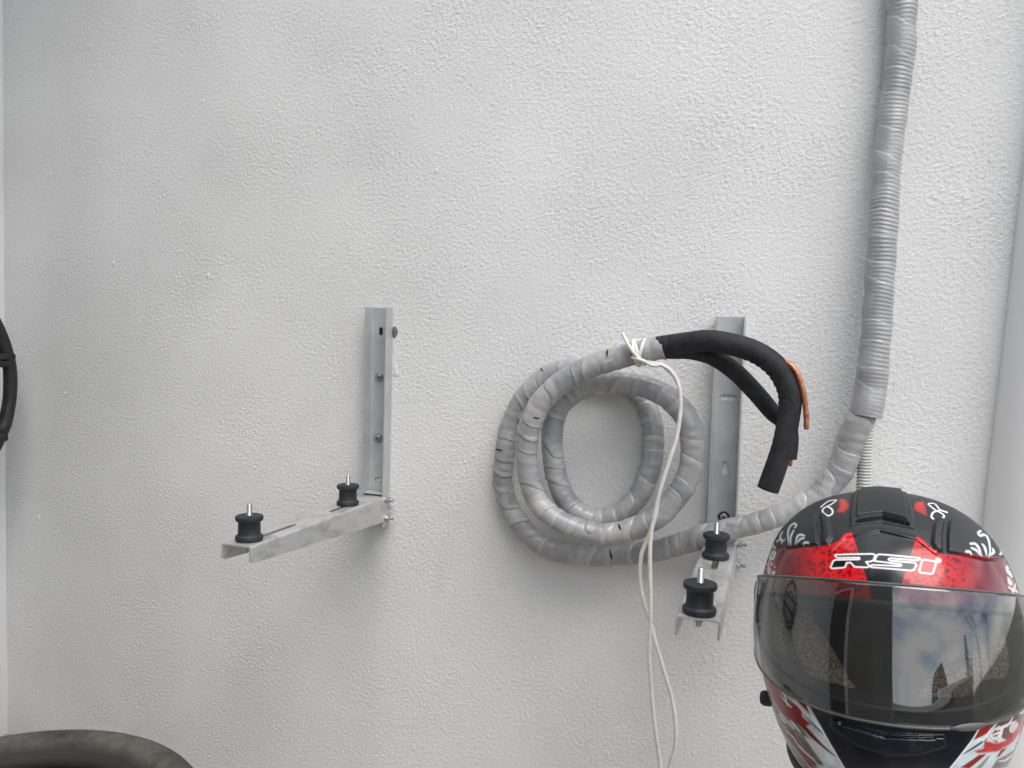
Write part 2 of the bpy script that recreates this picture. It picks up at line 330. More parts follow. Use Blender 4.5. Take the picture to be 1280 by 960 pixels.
def make_bracket(x, ztop, zarm, mounts, label, rail_w=.049, arm_w=.0535, length=.446, seed=1):
    b = empty('wall_bracket', (x, 0, 0), label=label, cat='bracket', group='condenser wall brackets')
    zb = zarm - .062; d = .029; t = .0024
    rail = bm_obj('rail', extrude(u_profile(rail_w, d, t, .004), lambda a, bb, l: (a, -.0020 - bb, l), [zb, ztop]), M['rail'], b, True)
    sl = [ztop - .048, ztop - .141, ztop - .266, ztop - .352]
    cut = [slot_cutter((-.002, -.004, sl[0]), .0085, .0045, (0, 0, 1), (0, 1, 0)), slot_cutter((0, -.004, sl[1]), .0140 if x > -.4 else .011, .0055 if x > -.4 else .0042, (1, 0, 0), (0, 1, 0)),
           slot_cutter((0, -.004, sl[2]), .0130, .0055, (0, 0, 1) if x > -.4 else (1, 0, 0), (0, 1, 0)), slot_cutter((-.001, -.004, sl[3]), .009, .0045, (1, 0, 0), (0, 1, 0))]
    boolean_cut(rail, cut)
    def drop(y): s = min(max((-y)/length, 0), 1); return .053 + (.026 - .053)*s
    prof = u_profile(arm_w, 1.0, .0024, .0042)
    def fn(a, bb, l):
        y = -.006 - l
        return (a, y, zarm - (bb if bb < .5 else drop(y) - (0.004 if l > length - .008 else 0)))
    arm = bm_obj('arm', extrude(prof, fn, [0, .04, .15, .3, .43, length - .012, length - .006]), M['galv'], b, True)
    m1, m2 = mounts
    boolean_cut(arm, [slot_cutter((.002, (m1 - .040 + m1 + .012)/2 - .01, zarm), .042, .0050, (0, 1, 0), (0, 0, 1), .012), slot_cutter((.002, m2 + .05, zarm), .068, .0050, (0, 1, 0), (0, 0, 1), .012)])
    # cross plate closing the foot of the rail
    bm = bmesh.new(); add_box(bm, (0, -.0185, zarm + .0052), (rail_w - .0066, .022, .0024)); bm_obj('cross_plate', bm, M['rail'], b)
    for zz in (zarm - .001 + .0, zarm - .044):
        bm = bmesh.new(); hex_bolt(bm, (arm_w/2, -.020, zz - (.006 if zz > zarm - .02 else 0)), 1.0, .015); bm_obj('bolt', bm, M['bolt'], b, True)
    g = random.Random(seed)
    for i, zz in enumerate(sl):
        if (x < -.4 and i in (0, 3)) or (x > -.4 and i in (1, 2)):
            continue
        z2 = zz - (0 if x < -.4 else (.002 if i == 0 else .086 - .082)); sx = -.003 if x < -.4 else .002
        if x > -.4 and i == 3: z2 = zz + .0
        bm = bmesh.new(); add_lathe(bm, [(.0100, -.0002), (.0100, .0012), (.0088, .0018)], 'Y', (0, 0, 0), 28)
        wsh = bm_obj('washer', bm, M['bolt'] if x < -.4 else M['rubber'], b, True); wsh.location = (sx, -.0046, z2); wsh.scale = (1, -1, 1)
        bm = bmesh.new(); add_lathe(bm, [(.0078, .0018), (.0078, .0021)], 'Y', (0, 0, 0), 24); bm_obj('gap_shade', bm, M['dark'], wsh)  # dark disc painted as the shaded gap between screw head and washer
        bm = bmesh.new(); add_lathe(bm, [(.0066, .0019), (.0068, .0030), (.0055, .0048), (.0022, .0054)], 'Y', (0, 0, 0), 24)
        sc = bm_obj('screw_head', bm, M['bolt'], wsh, True)
        bm = bmesh.new(); rot = Matrix.Rotation(g.uniform(0, 1.5), 3, 'Y')
        add_box(bm, (0, .0053, 0), (.0068, .0010, .0014), rot); add_box(bm, (0, .0054, 0), (.0014, .0010, .0068), rot); bm_obj('cross_recess', bm, M['dark'], wsh)
    if x < -.4:                                            # wall plugs left showing in two empty slots
        bm = bmesh.new(); add_box(bm, (.004, -.0015, sl[3]), (.011, .003, .0075), bev=.001); bm_obj('wall_plug', bm, M['anchor'], b)
        bm = bmesh.new(); add_box(bm, (-.002, -.0012, sl[0]), (.0088, .003, .0168), bev=.001); bm_obj('drilled_hole', bm, M['dark'], b)
    for i, my in enumerate(mounts):
        mt = link('rubber_mount', None, None, b); mt.location = (0, my, zarm); mt.empty_display_size = .02
        bm = bmesh.new(); add_lathe(bm, [(.0175, .0004), (.0205, .0012), (.0212, .0045), (.0205, .0075), (.0178, .0092), (.0169, .0110), (.0167, .0285), (.0178, .0302), (.0203, .0318), (.0212, .0348), (.0205, .0384), (.0178, .0395), (.009, .0392)], n=40)
        bm_obj('rubber_spool', bm, M['rubber'], mt, True)
        bm = bmesh.new(); pr = [(.0042, .039)]; k = .0395
        while k < .0565: pr += [(.0042, k), (.0037, k + .0006)]; k += .0012
        pr += [(.003, k)]; add_lathe(bm, pr, n=16)
        bm_obj('threaded_stud', bm, M['bolt'], mt, True)
        bm = bmesh.new(); add_lathe(bm, [(.008, -.0026), (.008, -.0040)], n=20); add_lathe(bm, [(.0068, -.0041), (.0068, -.0095)], n=6); add_lathe(bm, [(.0038, -.0096), (.0038, -.016), (.003, -.017)], n=12)
        bm_obj('nut', bm, M['bolt'], mt, True)
    return b
make_bracket(-.762, 1.094, .713, (-.125, -.415), 'grey bracket with two black rubber mounts standing alone at the left', seed=2)
make_bracket(-.0785, 1.086, .699, (-.155, -.425), 'grey bracket behind the coiled hose, next to the helmet', seed=5)

# ------------------------------------------------------------------ taped pipe bundle
COIL = [(0.1425,-0.056,0.99),(0.139,-0.0575,0.955),(0.131,-0.057,0.925),(0.123,-0.054,0.900),(0.115,-0.05,0.873),(0.104,-0.05,0.837),(0.08,-0.055,0.801),(0.05,-0.06,0.778),(0.016,-0.065,0.759),(-0.018,-0.07,0.744),(-0.057,-0.072,0.73),(-0.098,-0.068,0.714),(-0.132,-0.05,0.695),(-0.179,-0.04,0.673),(-0.237,-0.032,0.655),(-0.296,-0.03,0.645),(-0.351,-0.03,0.642),(-0.403,-0.03,0.652),(-0.441,-0.03,0.681),(-0.472,-0.03,0.724),(-0.484,-0.03,0.769),(-0.481,-0.03,0.82),(-0.472,-0.03,0.872),(-0.448,-0.03,0.924),(-0.408,-0.028,0.966),(-0.373,-0.026,0.982),(-0.329,-0.024,0.983),(-0.284,-0.024,0.973),(-0.244,-0.026,0.951),(-0.218,-0.03,0.926),(-0.205,-0.034,0.894),(-0.201,-0.038,0.852),(-0.205,-0.042,0.814),(-0.217,-0.046,0.775),(-0.237,-0.05,0.746),(-0.264,-0.054,0.725),(-0.297,-0.058,0.718),(-0.326,-0.062,0.729),(-0.35,-0.066,0.752),(-0.365,-0.07,0.786),(-0.373,-0.073,0.824),(-0.376,-0.076,0.863),(-0.371,-0.078,0.902),(-0.356,-0.08,0.93),(-0.328,-0.082,0.951),(-0.294,-0.084,0.963),(-0.257,-0.085,0.967),(-0.22,-0.086,0.964),(-0.183,-0.087,0.952),(-0.155,-0.088,0.932),(-0.135,-0.089,0.903),(-0.128,-0.09,0.867),(-0.129,-0.091,0.832),(-0.141,-0.092,0.795),(-0.164,-0.094,0.761),(-0.191,-0.097,0.735),(-0.226,-0.1,0.716),(-0.263,-0.103,0.705),(-0.3,-0.106,0.706),(-0.342,-0.109,0.718),(-0.377,-0.112,0.74),(-0.397,-0.115,0.771),(-0.406,-0.118,0.809),(-0.409,-0.121,0.847),(-0.403,-0.124,0.885),(-0.388,-0.127,0.92),(-0.361,-0.13,0.952),(-0.326,-0.132,0.978),(-0.284,-0.134,0.999),(-0.231,-0.136,1.016),(-0.196,-0.138,1.025),(-0.174,-0.139,1.03)]
RISER = [(0.158,-0.03,1.95),(0.159,-0.03,1.80),(0.159,-0.03,1.636),(0.161,-0.03,1.586),(0.163,-0.03,1.525),(0.161,-0.03,1.483),(0.157,-0.032,1.421),(0.153,-0.036,1.366),(0.15,-0.04,1.319),(0.15,-0.042,1.273),(0.15,-0.044,1.231),(0.149,-0.046,1.209),(0.148,-0.048,1.142),(0.147,-0.05,1.097),(0.147,-0.052,1.057),(0.145,-0.054,1.016),(0.142,-0.056,0.971),(0.137,-0.058,0.929)]
pipe = empty('pipe_bundle', (-.28, -.06, .84), label='grey taped pipe coiled beside the right bracket and running up the wall', cat='pipe')
bpy.context.view_layer.update()
def under(o, p):
    o.parent = p; o.matrix_parent_inverse = p.matrix_world.inverted(); return o
w1, w2, w3 = wavy(1), wavy(2, fs=(200, 520), ft=(0, 2)), wavy(3, fs=(5, 30), ft=(0, 1))
def coil_rad(S, TH, bend):
    f = (((S + .011*np.sin(S*41) + .008*np.sin(S*77 + 1) + .004*np.sin(S*143 + 2) + .004*np.sin(2*TH + S*30))/.043 + TH/6.2832) % 1.0)
    step = .0013*np.clip(1 - f/.9, 0, 1) - .0009*np.exp(-((f - .97)/.025)**2)
    wr = np.clip(bend*.14, .12, 1)*np.clip(.45 + w3(S*1.7, TH), 0, 1)
    cre = np.sin(S/.0048*6.2832 + 2.5*np.sin(TH) + 2*w1(S*.4, TH))
    return step + .00045*w1(S, TH) + .0008*wr*cre + .00030*w2(S, TH)
under(tube_obj('tape_wrap', COIL, [.0150, .0200, .0225, .0215, .0195, .0180, .0172, .0172] + [.0185]*14 + [.0190]*38 + [.0185]*2, M['tape'], None, True, step=.0016, n=48, rad=coil_rad), pipe)
def riser_rad(S, TH, bend):
    f = (((S + .011*np.sin(S*41) + .008*np.sin(S*77 + 1) + .004*np.sin(S*143 + 2) + .004*np.sin(2*TH + S*30))/.042 + TH/6.2832) % 1.0)
    side = np.clip(.30 + .60*np.sin(TH - .54) + .45*w3(S*2, TH), .03, 1)
    rib = np.sin(S/.0066*6.2832 + 1.4*np.sin(TH + 3.74) + 1.6*w1(S*.5, TH))
    return .0009*np.clip(1 - f, 0, 1) + .0005*side*rib + .0008*w1(S, TH) + .0009*np.exp(-((S - (S.max() - .02))/.02)**2)
under(tube_obj('riser_wrap', RISER, [.0225, .0225, .0228, .0225, .0215, .0205, .0205, .021, .0215, .0225, .0240], M['tape_riser'], None, True, step=.0011, n=56, rad=riser_rad), pipe)
# dark slits where the tape overlaps gape open
Cc, cs = spline(COIL, .002)
def slit(px, pz, ang, ln, y_off):
    d = np.hypot(Cc[:, 0] - px, Cc[:, 2] - pz) + (0.6*np.maximum(0, Cc[:, 1] + .02) if y_off is None else np.abs(Cc[:, 1] - y_off)); i = int(np.argmin(d)); i = min(max(i, 2), len(Cc) - 3)
    T = Cc[i+1] - Cc[i-1]; T /= np.linalg.norm(T); out = np.array([0, -1., 0]); out -= T*(out @ T); out /= np.linalg.norm(out); sd_ = np.cross(T, out)
    pts = [Cc[i] + T*(ang*k*.004) + (out*math.cos(k) + sd_*math.sin(k))*.0198 for k in np.linspace(ln[0], ln[1], 6)]
    under(tube_obj('tape_slit', pts, [.0002, .0016, .0018, .0012, .0002], M['dark'], None, step=.002, n=6), pipe)
slit(-.392, .905, .8, (.2, 1.0), -.126); slit(-.263, 1.006, -.9, (-1.05, -.3), -.135); slit(-.483, .83, .3, (-.9, .2), -.03); slit(-.400, .972, 1.2, (-1.2, -.4), -.028); slit(-.264, .645, .8, (-.2, .9), -.032); slit(-.236, .712, .8, (.3, 1.1), -.10)
# two black foam tubes at the free end
FA = [(-.184,-.139,1.031),(-.16,-.142,1.035),(-.131,-.15,1.039),(-.104,-.156,1.042),(-.066,-.16,1.037),(-.032,-.162,1.027),(-.006,-.163,1.01),(.011,-.164,.988),(.021,-.165,.96),(.02,-.166,.926),(.014,-.167,.888),(.004,-.168,.849),(-.005,-.168,.817)]
FB = [(-.184,-.136,1.027),(-.16,-.134,1.026),(-.133,-.13,1.026),(-.098,-.126,1.017),(-.062,-.124,.994),(-.03,-.122,.963),(-.004,-.12,.933),(.015,-.12,.918),(.024,-.12,.899),(.025,-.12,.879),(.024,-.12,.861)]
w4 = wavy(11, fs=(10, 60), ft=(0, 3))
under(tube_obj('foam_tube', FA, [.0165, .0175, .0175, .0172, .017, .0168, .0165, .016, .016], M['foam'], None, step=.0025, n=36, rad=lambda S, T, b: .0006*w4(S, T) + .0006*np.clip(b*.12, 0, 1)*np.sin(S/.012*6.28)), pipe)
under(tube_obj('foam_tube', FB, [.0155, .0150, .0145, .014, .0135, .013, .0125], M['foam'], None, step=.0025, n=32, rad=lambda S, T, b: .0006*w4(S, T)), pipe)
under(tube_obj('foam_seam', [(.012,-.1793,.991),(.0215,-.1808,.963),(.0305,-.1782,.935),(.033,-.171,.905),(.0265,-.172,.875)], [.0004, .0013, .0016, .0013, .0004], M['dark'], None, step=.003, n=8), pipe)
CU1 = [(.008,-.163,1.014),(.019,-.169,1.009),(.029,-.172,.997),(.037,-.172,.976),(.042,-.171,.954),(.045,-.17,.932),(.046,-.17,.914)]
def flare(S, T, b): return np.where(S > S.max() - .006, -.0003, 0) + .0003*np.exp(-((S - (S.max() - .0225))/.0015)**2)
cu = under(tube_obj('copper_tube', CU1, .0041, M['copper'], None, step=.0015, n=20, rad=flare), pipe)
under(tube_obj('copper_tube', [(.0335,-.120,.905),(.0315,-.120,.884),(.028,-.120,.868),(.0265,-.120,.850)], .0032, M['copper'], None, step=.0015, n=16), pipe)
for c, rr in (((.0460, -.17, .9136), .0030), ((.0264, -.12, .8496), .0022)):
    bm = bmesh.new(); add_lathe(bm, [(rr, -.0006), (rr*.9, .0006)], at=c, n=16); o = under(bm_obj('tube_mouth', bm, M['dark']), pipe)
# corrugated conduit leaving the wrap and dropping behind the helmet
under(tube_obj('corrugated_conduit', [(.140,-.062,.957),(.1405,-.062,.929),(.1405,-.052,.874),(.141,-.047,.81),(.142,-.045,.6),(.143,-.045,.3),(.143,-.045,.0)], .0108, M['conduit'], None, step=.0009, n=28, rad=lambda S, T, b: .0010*np.clip(1.6*np.sin(S/.0052*6.2832), -1, 1)), pipe)

# ------------------------------------------------------------------ white cable
CAB = [(-.200,-.145,1.006),(-.185,-.155,1.003),(-.170,-.157,1.000),(-.155,-.158,.988),(-.145,-.157,.966),(-.142,-.156,.934),(-.146,-.156,.89),(-.157,-.156,.847),(-.168,-.154,.806),(-.1745,-.152,.775),(-.178,-.150,.752),(-.182,-.149,.727),(-.183,-.147,.694),(-.181,-.145,.646),(-.179,-.142,.598),(-.179,-.14,.559),(-.179,-.14,.521),(-.175,-.14,.479),(-.169,-.14,.427),(-.162,-.14,.385),(-.153,-.14,.333),(-.150,-.14,.295),(-.144,-.14,.275),(-.138,-.14,.297),(-.139,-.14,.336),(-.131,-.14,.376),(-.132,-.14,.414),(-.139,-.139,.451),(-.152,-.138,.491),(-.168,-.134,.535),(-.180,-.130,.570),(-.193,-.130,.607),(-.2,-.131,.644),(-.199,-.134,.684),(-.190,-.135,.712),(-.1825,-.137,.735),(-.1765,-.140,.758),(-.1735,-.143,.785),(-.169,-.145,.806),(-.158,-.147,.847),(-.147,-.147,.89),(-.143,-.147,.934),(-.146,-.148,.966),(-.156,-.149,.986),(-.170,-.148,.998)]
cabl = empty('white_cable', (-.2, -.15, 1.01), label='white cable knotted round the taped hose end and hanging in a loop', cat='cable')
bpy.context.view_layer.update()
under(tube_obj('cable_strand', CAB, .0038, M['cable'], None, step=.003, n=16, rad=lambda S, T, b: .00035*np.cos(2*T)), cabl)
# the tie: turns round the hose and a short tail
def ring_round(c, ax, r, tilt, rr, name='cable_turn', a0=0, a1=6.6, lead=0.0):
    T = Vector(ax).normalized(); T.rotate(Matrix.Rotation(tilt, 3, Vector((0, 1, 0)))); u = T.orthogonal().normalized(); v = T.cross(u); c = Vector(c)
    pts = [c + (u*math.cos(a) + v*math.sin(a))*r + T*lead*(a/6.28 - .5) for a in np.linspace(a0, a1, 30)]
    under(tube_obj(name, pts, rr, M['cable'], None, step=.002, n=12), cabl)
ax = (.945, -.02, .24)
ring_round((-.2185, -.137, 1.0195), ax, .0215, .05, .0029, lead=.004); ring_round((-.2125, -.137, 1.0205), ax, .0212, -.12, .0029, lead=.005); ring_round((-.2085, -.137, 1.0210), ax, .0210, .42, .0026)
under(tube_obj('cable_tail', [(-.2085,-.1605,1.008),(-.2165,-.163,1.017),(-.226,-.163,1.029),(-.233,-.160,1.040),(-.2395,-.157,1.051)], .0029, M['cable'], None, step=.002, n=12), cabl)
under(tube_obj('cable_knot', [(-.222,-.159,1.012),(-.212,-.1625,1.010),(-.200,-.161,1.006),(-.190,-.159,1.0005),(-.178,-.1575,1.0005)], .0029, M['cable'], None, step=.002, n=12), cabl)

# ------------------------------------------------------------------ helmet
# ---- helmet shell surface: rows run from the crown (t=0) to the lower edge (t=1); metres, front is -Y
SHELL = np.array([  # t, z, half width, front reach, back reach
 [0.0, .132, .000, .000, .000], [0.1, .128, .036, .045, .050], [0.2, .117, .067, .085, .092],
 [0.3, .099, .091, .116, .125], [0.4, .074, .108, .139, .148], [0.5, .043, .119, .153, .162],
 [0.6, .010, .124, .162, .167], [0.7, -.025, .125, .168, .165], [0.8, -.062, .121, .173, .155],
 [0.9, -.098, .110, .172, .140], [1.0, -.132, .094, .160, .122]])
def hermite(t, tab):
    x = tab[:, 0]; y = tab[:, 1:]
    d = np.gradient(y, x, axis=0)
    i = np.clip(np.searchsorted(x, t) - 1, 0, len(x) - 2)
    h = (x[i + 1] - x[i]); s = ((t - x[i]) / h)[:, None]; h = h[:, None]
    return ((2*s**3 - 3*s**2 + 1)*y[i] + (s**3 - 2*s**2 + s)*h*d[i] + (-2*s**3 + 3*s**2)*y[i+1] + (s**3 - s**2)*h*d[i+1])
def shell_points(t, th):
    """t, th arrays of equal shape; th = 0 is the front, + towards +X"""
    p = hermite(t.ravel(), SHELL)
    a = th.ravel(); e = 2/2.25
    sx = np.sign(np.sin(a))*np.abs(np.sin(a))**e; cy = np.sign(np.cos(a))*np.abs(np.cos(a))**e
    y = np.where(cy > 0, -p[:, 2]*cy, -p[:, 3]*cy)
    return np.stack([p[:, 1]*sx, y, p[:, 0]], 1)

ART = {  # helmet artwork in millimetres on a plane tilted 12 degrees to the helmet front
'R':[(-38.6,50.0),(-6.6,52.6),(-4.3,51.7),(-5.6,47.3),(-7.6,45.6),(-12.1,44.7),(-10.0,42.0),(-8.9,41.1),(-11.3,39.8),(-21.7,39.6),(-25.1,43.3),(-28.4,43.0),(-29.8,39.0),(-31.3,38.2),(-41.3,37.0),(-42.4,38.0),(-40.3,43.8),(-38.6,45.1),(-18.0,46.7),(-17.3,47.5),(-17.9,48.4),(-36.7,47.2),(-38.3,48.6)],
'S':[(-5.2,46.0),(16.1,44.8),(16.8,43.9),(15.8,43.0),(-6.9,42.4),(-8.5,41.1),(-7.8,40.2),(24.1,39.7),(26.7,40.7),(28.8,45.3),(27.3,47.0),(7.9,47.3),(6.4,48.2),(7.5,49.5),(29.2,49.3),(32.1,50.8),(31.4,51.7),(2.2,52.6),(-1.3,52.6),(-3.1,51.3)],
'I':[(34.6,50.6),(43.3,49.9),(44.5,48.3),(41.6,39.3),(39.9,38.3),(31.5,38.6),(30.7,40.0),(33.3,49.1)],
'DOT':[(46.5,51.2),(49.1,51.0)],
'RED_L':[(-96.3,57.2),(-67.2,56.9),(-44.0,58.8),(-36.1,63.9),(-29.9,71.6),(-24.3,72.4),(-9.9,22.7),(-8.1,7.6),(-109.3,1.0),(-103.3,36.0)],
'RED_R':[(30.5,72.4),(35.8,68.4),(46.6,56.9),(54.4,57.0),(105.8,61.6),(106.9,40.9),(109.3,21.4),(11.9,6.7),(15.4,23.2)],
'SPOT_L':[(-38.8,114.4),(-32.5,112.3),(-28.3,103.2),(-31.9,95.3),(-38.5,95.5),(-36.7,103.4)],
'SPOT_R':[(32.2,111.6),(39.3,114.6),(39.9,103.4),(39.6,95.7),(31.1,101.0),(30.4,105.3)],
'FL1':[(-81.6,58.2),(-84.0,69.4),(-83.8,77.4),(-79.9,81.7),(-76.2,79.3),(-77.5,76.7)],
'FL2':[(-79.5,57.6),(-80.6,66.7),(-78.3,73.3)],
'FL3':[(-74.7,58.1),(-73.5,66.4),(-70.5,68.3),(-66.7,67.0)],
'FL4':[(-72.9,60.0),(-70.0,63.8),(-66.8,64.4)],
'FL5':[(-67.4,57.8),(-65.4,60.1),(-62.2,59.5)],
'FL6':[(-86.3,65.1),(-88.4,63.0),(-92.6,66.0),(-96.2,63.4)],
'FL7':[(-89.2,59.9),(-93.1,68.3),(-91.6,74.2)],
'FR1':[(86.4,58.4),(88.9,65.7),(89.5,77.0),(87.2,81.2),(82.3,78.6),(81.2,81.4),(84.2,84.5)],
'FR2':[(84.9,59.3),(84.5,67.2),(82.8,69.9)],
'FR3':[(80.5,58.3),(79.2,64.9),(76.6,69.1),(72.6,68.4)],
'FR4':[(79.2,58.9),(76.8,62.8),(73.1,64.5)],
'FR5':[(72.5,58.1),(70.6,60.8),(68.0,60.2)],
'FR6':[(87.4,59.7),(92.1,64.7),(91.8,67.6)],
'FR7':[(97.1,62.9),(100.4,66.4),(99.7,68.7)],
'CLA':[(-41.7,112.9),(-49.5,111.6),(-55.7,103.4)],
'CLB':[(-41.6,111.1),(-45.7,106.1),(-52.4,101.2),(-53.3,97.4),(-50.8,93.1),(-46.1,91.1),(-43.0,94.5),(-44.6,99.6),(-49.0,103.1)],
'CRA':[(43.8,112.3),(49.3,113.3),(52.7,105.4),(58.6,103.4)],
'CRB':[(43.2,110.6),(48.1,104.3),(54.0,100.2),(55.4,96.8),(51.8,93.0)],
'CRC':[(45.4,92.5),(44.2,95.4),(46.8,100.8),(53.3,104.1),(58.7,102.6)],
'CHROME_L':[(-103.3,68.2),(-99.2,61.0),(-99.4,46.8),(-96.8,34.1),(-99.9,28.1),(-114.9,31.1),(-109.4,52.4),(-105.5,63.1)],
'CHROME_R':[(103.2,62.5),(106.5,64.4),(112.2,48.1),(115.7,34.9),(116.5,30.6),(109.1,28.7),(102.8,36.2),(104.8,51.2)],
'CHIN_L':[(-114.2,-64.7),(-107.5,-65.8),(-82.9,-76.3),(-68.3,-79.8),(-64.9,-81.9),(-48.8,-107.6),(-32.2,-134.2),(-72.0,-151.0),(-83.5,-137.9),(-98.5,-109.9),(-108.9,-83.5)],
'CL_R1':[(-79.3,-77.2),(-67.9,-80.4),(-65.7,-82.8),(-60.4,-95.0),(-67.4,-89.3),(-73.8,-84.5)],
'CL_R2':[(-114.0,-65.8),(-98.4,-72.3),(-89.3,-81.9),(-79.6,-86.9),(-69.3,-90.0),(-69.5,-97.0),(-61.3,-101.9),(-66.6,-105.5),(-78.1,-104.5),(-87.9,-100.8),(-97.1,-94.2),(-108.8,-84.0)],
'CL_R3':[(-73.2,-103.7),(-66.5,-104.5),(-51.1,-117.2),(-37.7,-126.3),(-46.4,-122.6),(-61.6,-113.7)],
'CL_R4':[(-98.0,-111.0),(-79.9,-112.6),(-71.4,-126.1),(-56.8,-136.9),(-70.3,-145.4),(-84.9,-135.2)],
'CL_G':[(-77.5,-112.8),(-69.5,-117.9),(-62.2,-123.1),(-57.5,-128.1),(-50.1,-136.3),(-56.5,-136.1),(-67.9,-125.6)],
'CL_B1':[(-68.5,-94.7),(-59.0,-101.8),(-50.0,-108.4)],
'CL_W1':[(-98.6,-74.8),(-87.9,-80.2),(-83.6,-90.9)],
'CL_W2':[(-81.6,-76.6),(-73.7,-87.6),(-64.4,-95.9)],
'CL_W3':[(-97.3,-95.5),(-89.4,-102.2),(-78.4,-110.6)],
'CL_W4':[(-89.9,-116.6),(-80.5,-118.3),(-73.8,-125.9),(-60.7,-133.2)],
'CL_W5':[(-65.7,-82.8),(-60.8,-93.9),(-48.9,-109.6),(-33.1,-134.6)],
'CL_W6':[(-91.8,-82.6),(-87.1,-86.5),(-79.7,-91.4)],
'CHIN_R':[(72.0,-83.3),(80.9,-79.4),(110.2,-65.8),(115.7,-65.9),(109.0,-88.5),(94.6,-120.8),(45.8,-121.2),(55.8,-107.7),(64.4,-95.9)],
'CR_R1':[(72.8,-83.7),(85.7,-78.8),(79.0,-87.6),(74.1,-91.1),(65.3,-95.8)],
'CR_D':[(87.2,-77.9),(110.2,-68.3),(114.1,-72.2),(104.3,-92.4),(85.2,-97.3),(77.9,-91.8)],
'CR_R2':[(74.9,-95.0),(85.2,-97.3),(94.0,-94.5),(110.5,-78.4),(111.8,-80.1),(109.0,-88.5),(100.1,-96.9),(85.3,-104.0),(69.0,-105.6),(66.7,-103.5),(73.8,-101.6)],
'CR_R3':[(55.6,-118.0),(70.3,-106.8),(76.7,-105.8),(62.4,-118.4)],
'CR_R4':[(84.2,-109.4),(88.7,-102.4),(94.1,-101.3),(87.0,-108.5)],
'CR_G':[(80.0,-118.4),(85.2,-110.9),(103.0,-103.9),(95.3,-119.7)],
'CR_G2':[(67.0,-118.5),(76.9,-108.2),(80.3,-106.4),(71.8,-118.3)],
'CR_B1':[(56.3,-108.1),(67.4,-100.4),(76.4,-93.6)],
'CR_W1':[(87.6,-78.3),(80.4,-86.2),(73.8,-95.2)],
'CR_W2':[(101.9,-71.9),(95.0,-82.0),(90.6,-84.0),(86.9,-92.0)],
'CR_W3':[(102.8,-78.5),(92.5,-82.4),(85.3,-86.0)],
'CR_W4':[(71.9,-83.9),(65.0,-95.8),(47.8,-119.6)],
'CR_W5':[(85.3,-112.7),(93.7,-112.4),(101.0,-108.7)],
'CR_W6':[(80.6,-90.7),(89.0,-87.5)],
'VENT':[(-17.2,123.9),(3.5,126.7),(22.0,124.1),(23.3,110.5),(24.3,84.2),(13.2,87.2),(2.2,90.3),(-8.7,88.4),(-19.9,85.0),(-19.2,102.1)],
'GRILL':[(-19.9,85.0),(1.9,89.3),(24.1,83.8),(24.8,79.6),(2.1,84.3),(-20.6,82.2)],
'FRAME':[(-22.3,117.7),(-17.2,123.9),(-19.2,102.1),(-21.0,83.7),(2.1,83.6),(24.8,79.6),(25.1,99.2),(22.3,120.6),(26.4,119.4),(28.8,94.4),(29.9,76.6),(16.0,79.9),(2.1,82.2),(-11.0,80.1),(-25.0,79.6),(-23.2,98.7)],
'PANEL_L':[(-75.6,98.2),(-64.8,102.1),(-53.5,98.6),(-44.4,81.8),(-40.5,61.8),(-58.0,57.9),(-71.7,58.3),(-78.9,68.9),(-82.2,87.2)],
'PANEL_R':[(61.4,85.3),(75.2,97.4),(85.9,94.0),(98.1,80.3),(103.5,64.0),(86.4,58.4),(69.3,57.8),(53.9,59.5),(57.9,73.7)],
'RIDGE_R':[(49.0,83.6),(55.6,92.4),(59.5,90.3),(60.2,82.6),(54.3,60.0),(46.7,58.6),(44.3,65.6)],
'CHINVENT':[(-35.8,-92.3),(-2.6,-96.5),(44.0,-94.3),(45.6,-101.8),(24.6,-111.4),(4.3,-116.4),(-22.4,-112.0)],
'BROW':[(-42.3,59.9),(-25.9,74.8),(3.8,81.1),(30.0,77.3),(49.2,59.3),(46.6,56.9),(31.0,73.6),(3.6,77.5),(-24.5,72.8),(-36.4,62.7)],
}
HC = (.1195, -.511, .7515); HROT = (R(-6), R(-4.5), R(-7))
helmet = empty('motorcycle_helmet', HC, HROT, label='full face motorcycle helmet, black with red band and white lettering', cat='helmet')
AL = R(12)
TT = np.linspace(0, 1, 2001); ZZ = hermite(TT, SHELL)[:, 0]
def shell_at(th, z, grow=0.0):
    th = np.asarray(th, float); z = np.broadcast_to(np.asarray(z, float), th.shape); t = np.interp(-z.ravel(), -ZZ, TT).reshape(th.shape)
    p = shell_points(t, th).reshape(th.shape + (3,))
    if np.any(np.asarray(grow) != 0):
        r = np.linalg.norm(p[..., :2], axis=-1, keepdims=True); p = p.copy(); p[..., :2] *= 1 + np.asarray(grow)[..., None]/r if np.ndim(grow) else 1 + grow/r
    return p
def port_top(d): return .041 - .010*(np.abs(d)/55)**2
def port_bot(d): return -.043 + .010*(np.minimum(np.abs(d), 60)/40)**2
PORT = 76.0
nth_f, nth_b, nrow = 680, 90, 520
th = np.r_[np.linspace(-1.75, 1.75, nth_f), np.linspace(1.75, 2*np.pi - 1.75, nth_b + 2)[1:-1]]; nth = len(th)
tt = np.linspace(.004, 1, nrow); TG, HG = np.meshgrid(tt, th, indexing='ij')
V = shell_points(TG, HG); G = V.reshape(nrow, nth, 3)
dt = np.gradient(G, axis=0); dh = np.roll(G, -1, 1) - np.roll(G, 1, 1); NRM = np.cross(dt, dh); NRM /= np.linalg.norm(NRM, axis=-1, keepdims=True) + 1e-12
NRM = NRM.reshape(-1, 3); NRM *= np.sign((NRM*V).sum(1))[:, None]
u = V[:, 0]*1000; v = (V[:, 2]*math.cos(AL) + V[:, 1]*math.sin(AL))*1000
front = (NRM @ np.array([0, -math.cos(AL), math.sin(AL)]) > .02) & (V[:, 1] < .06)
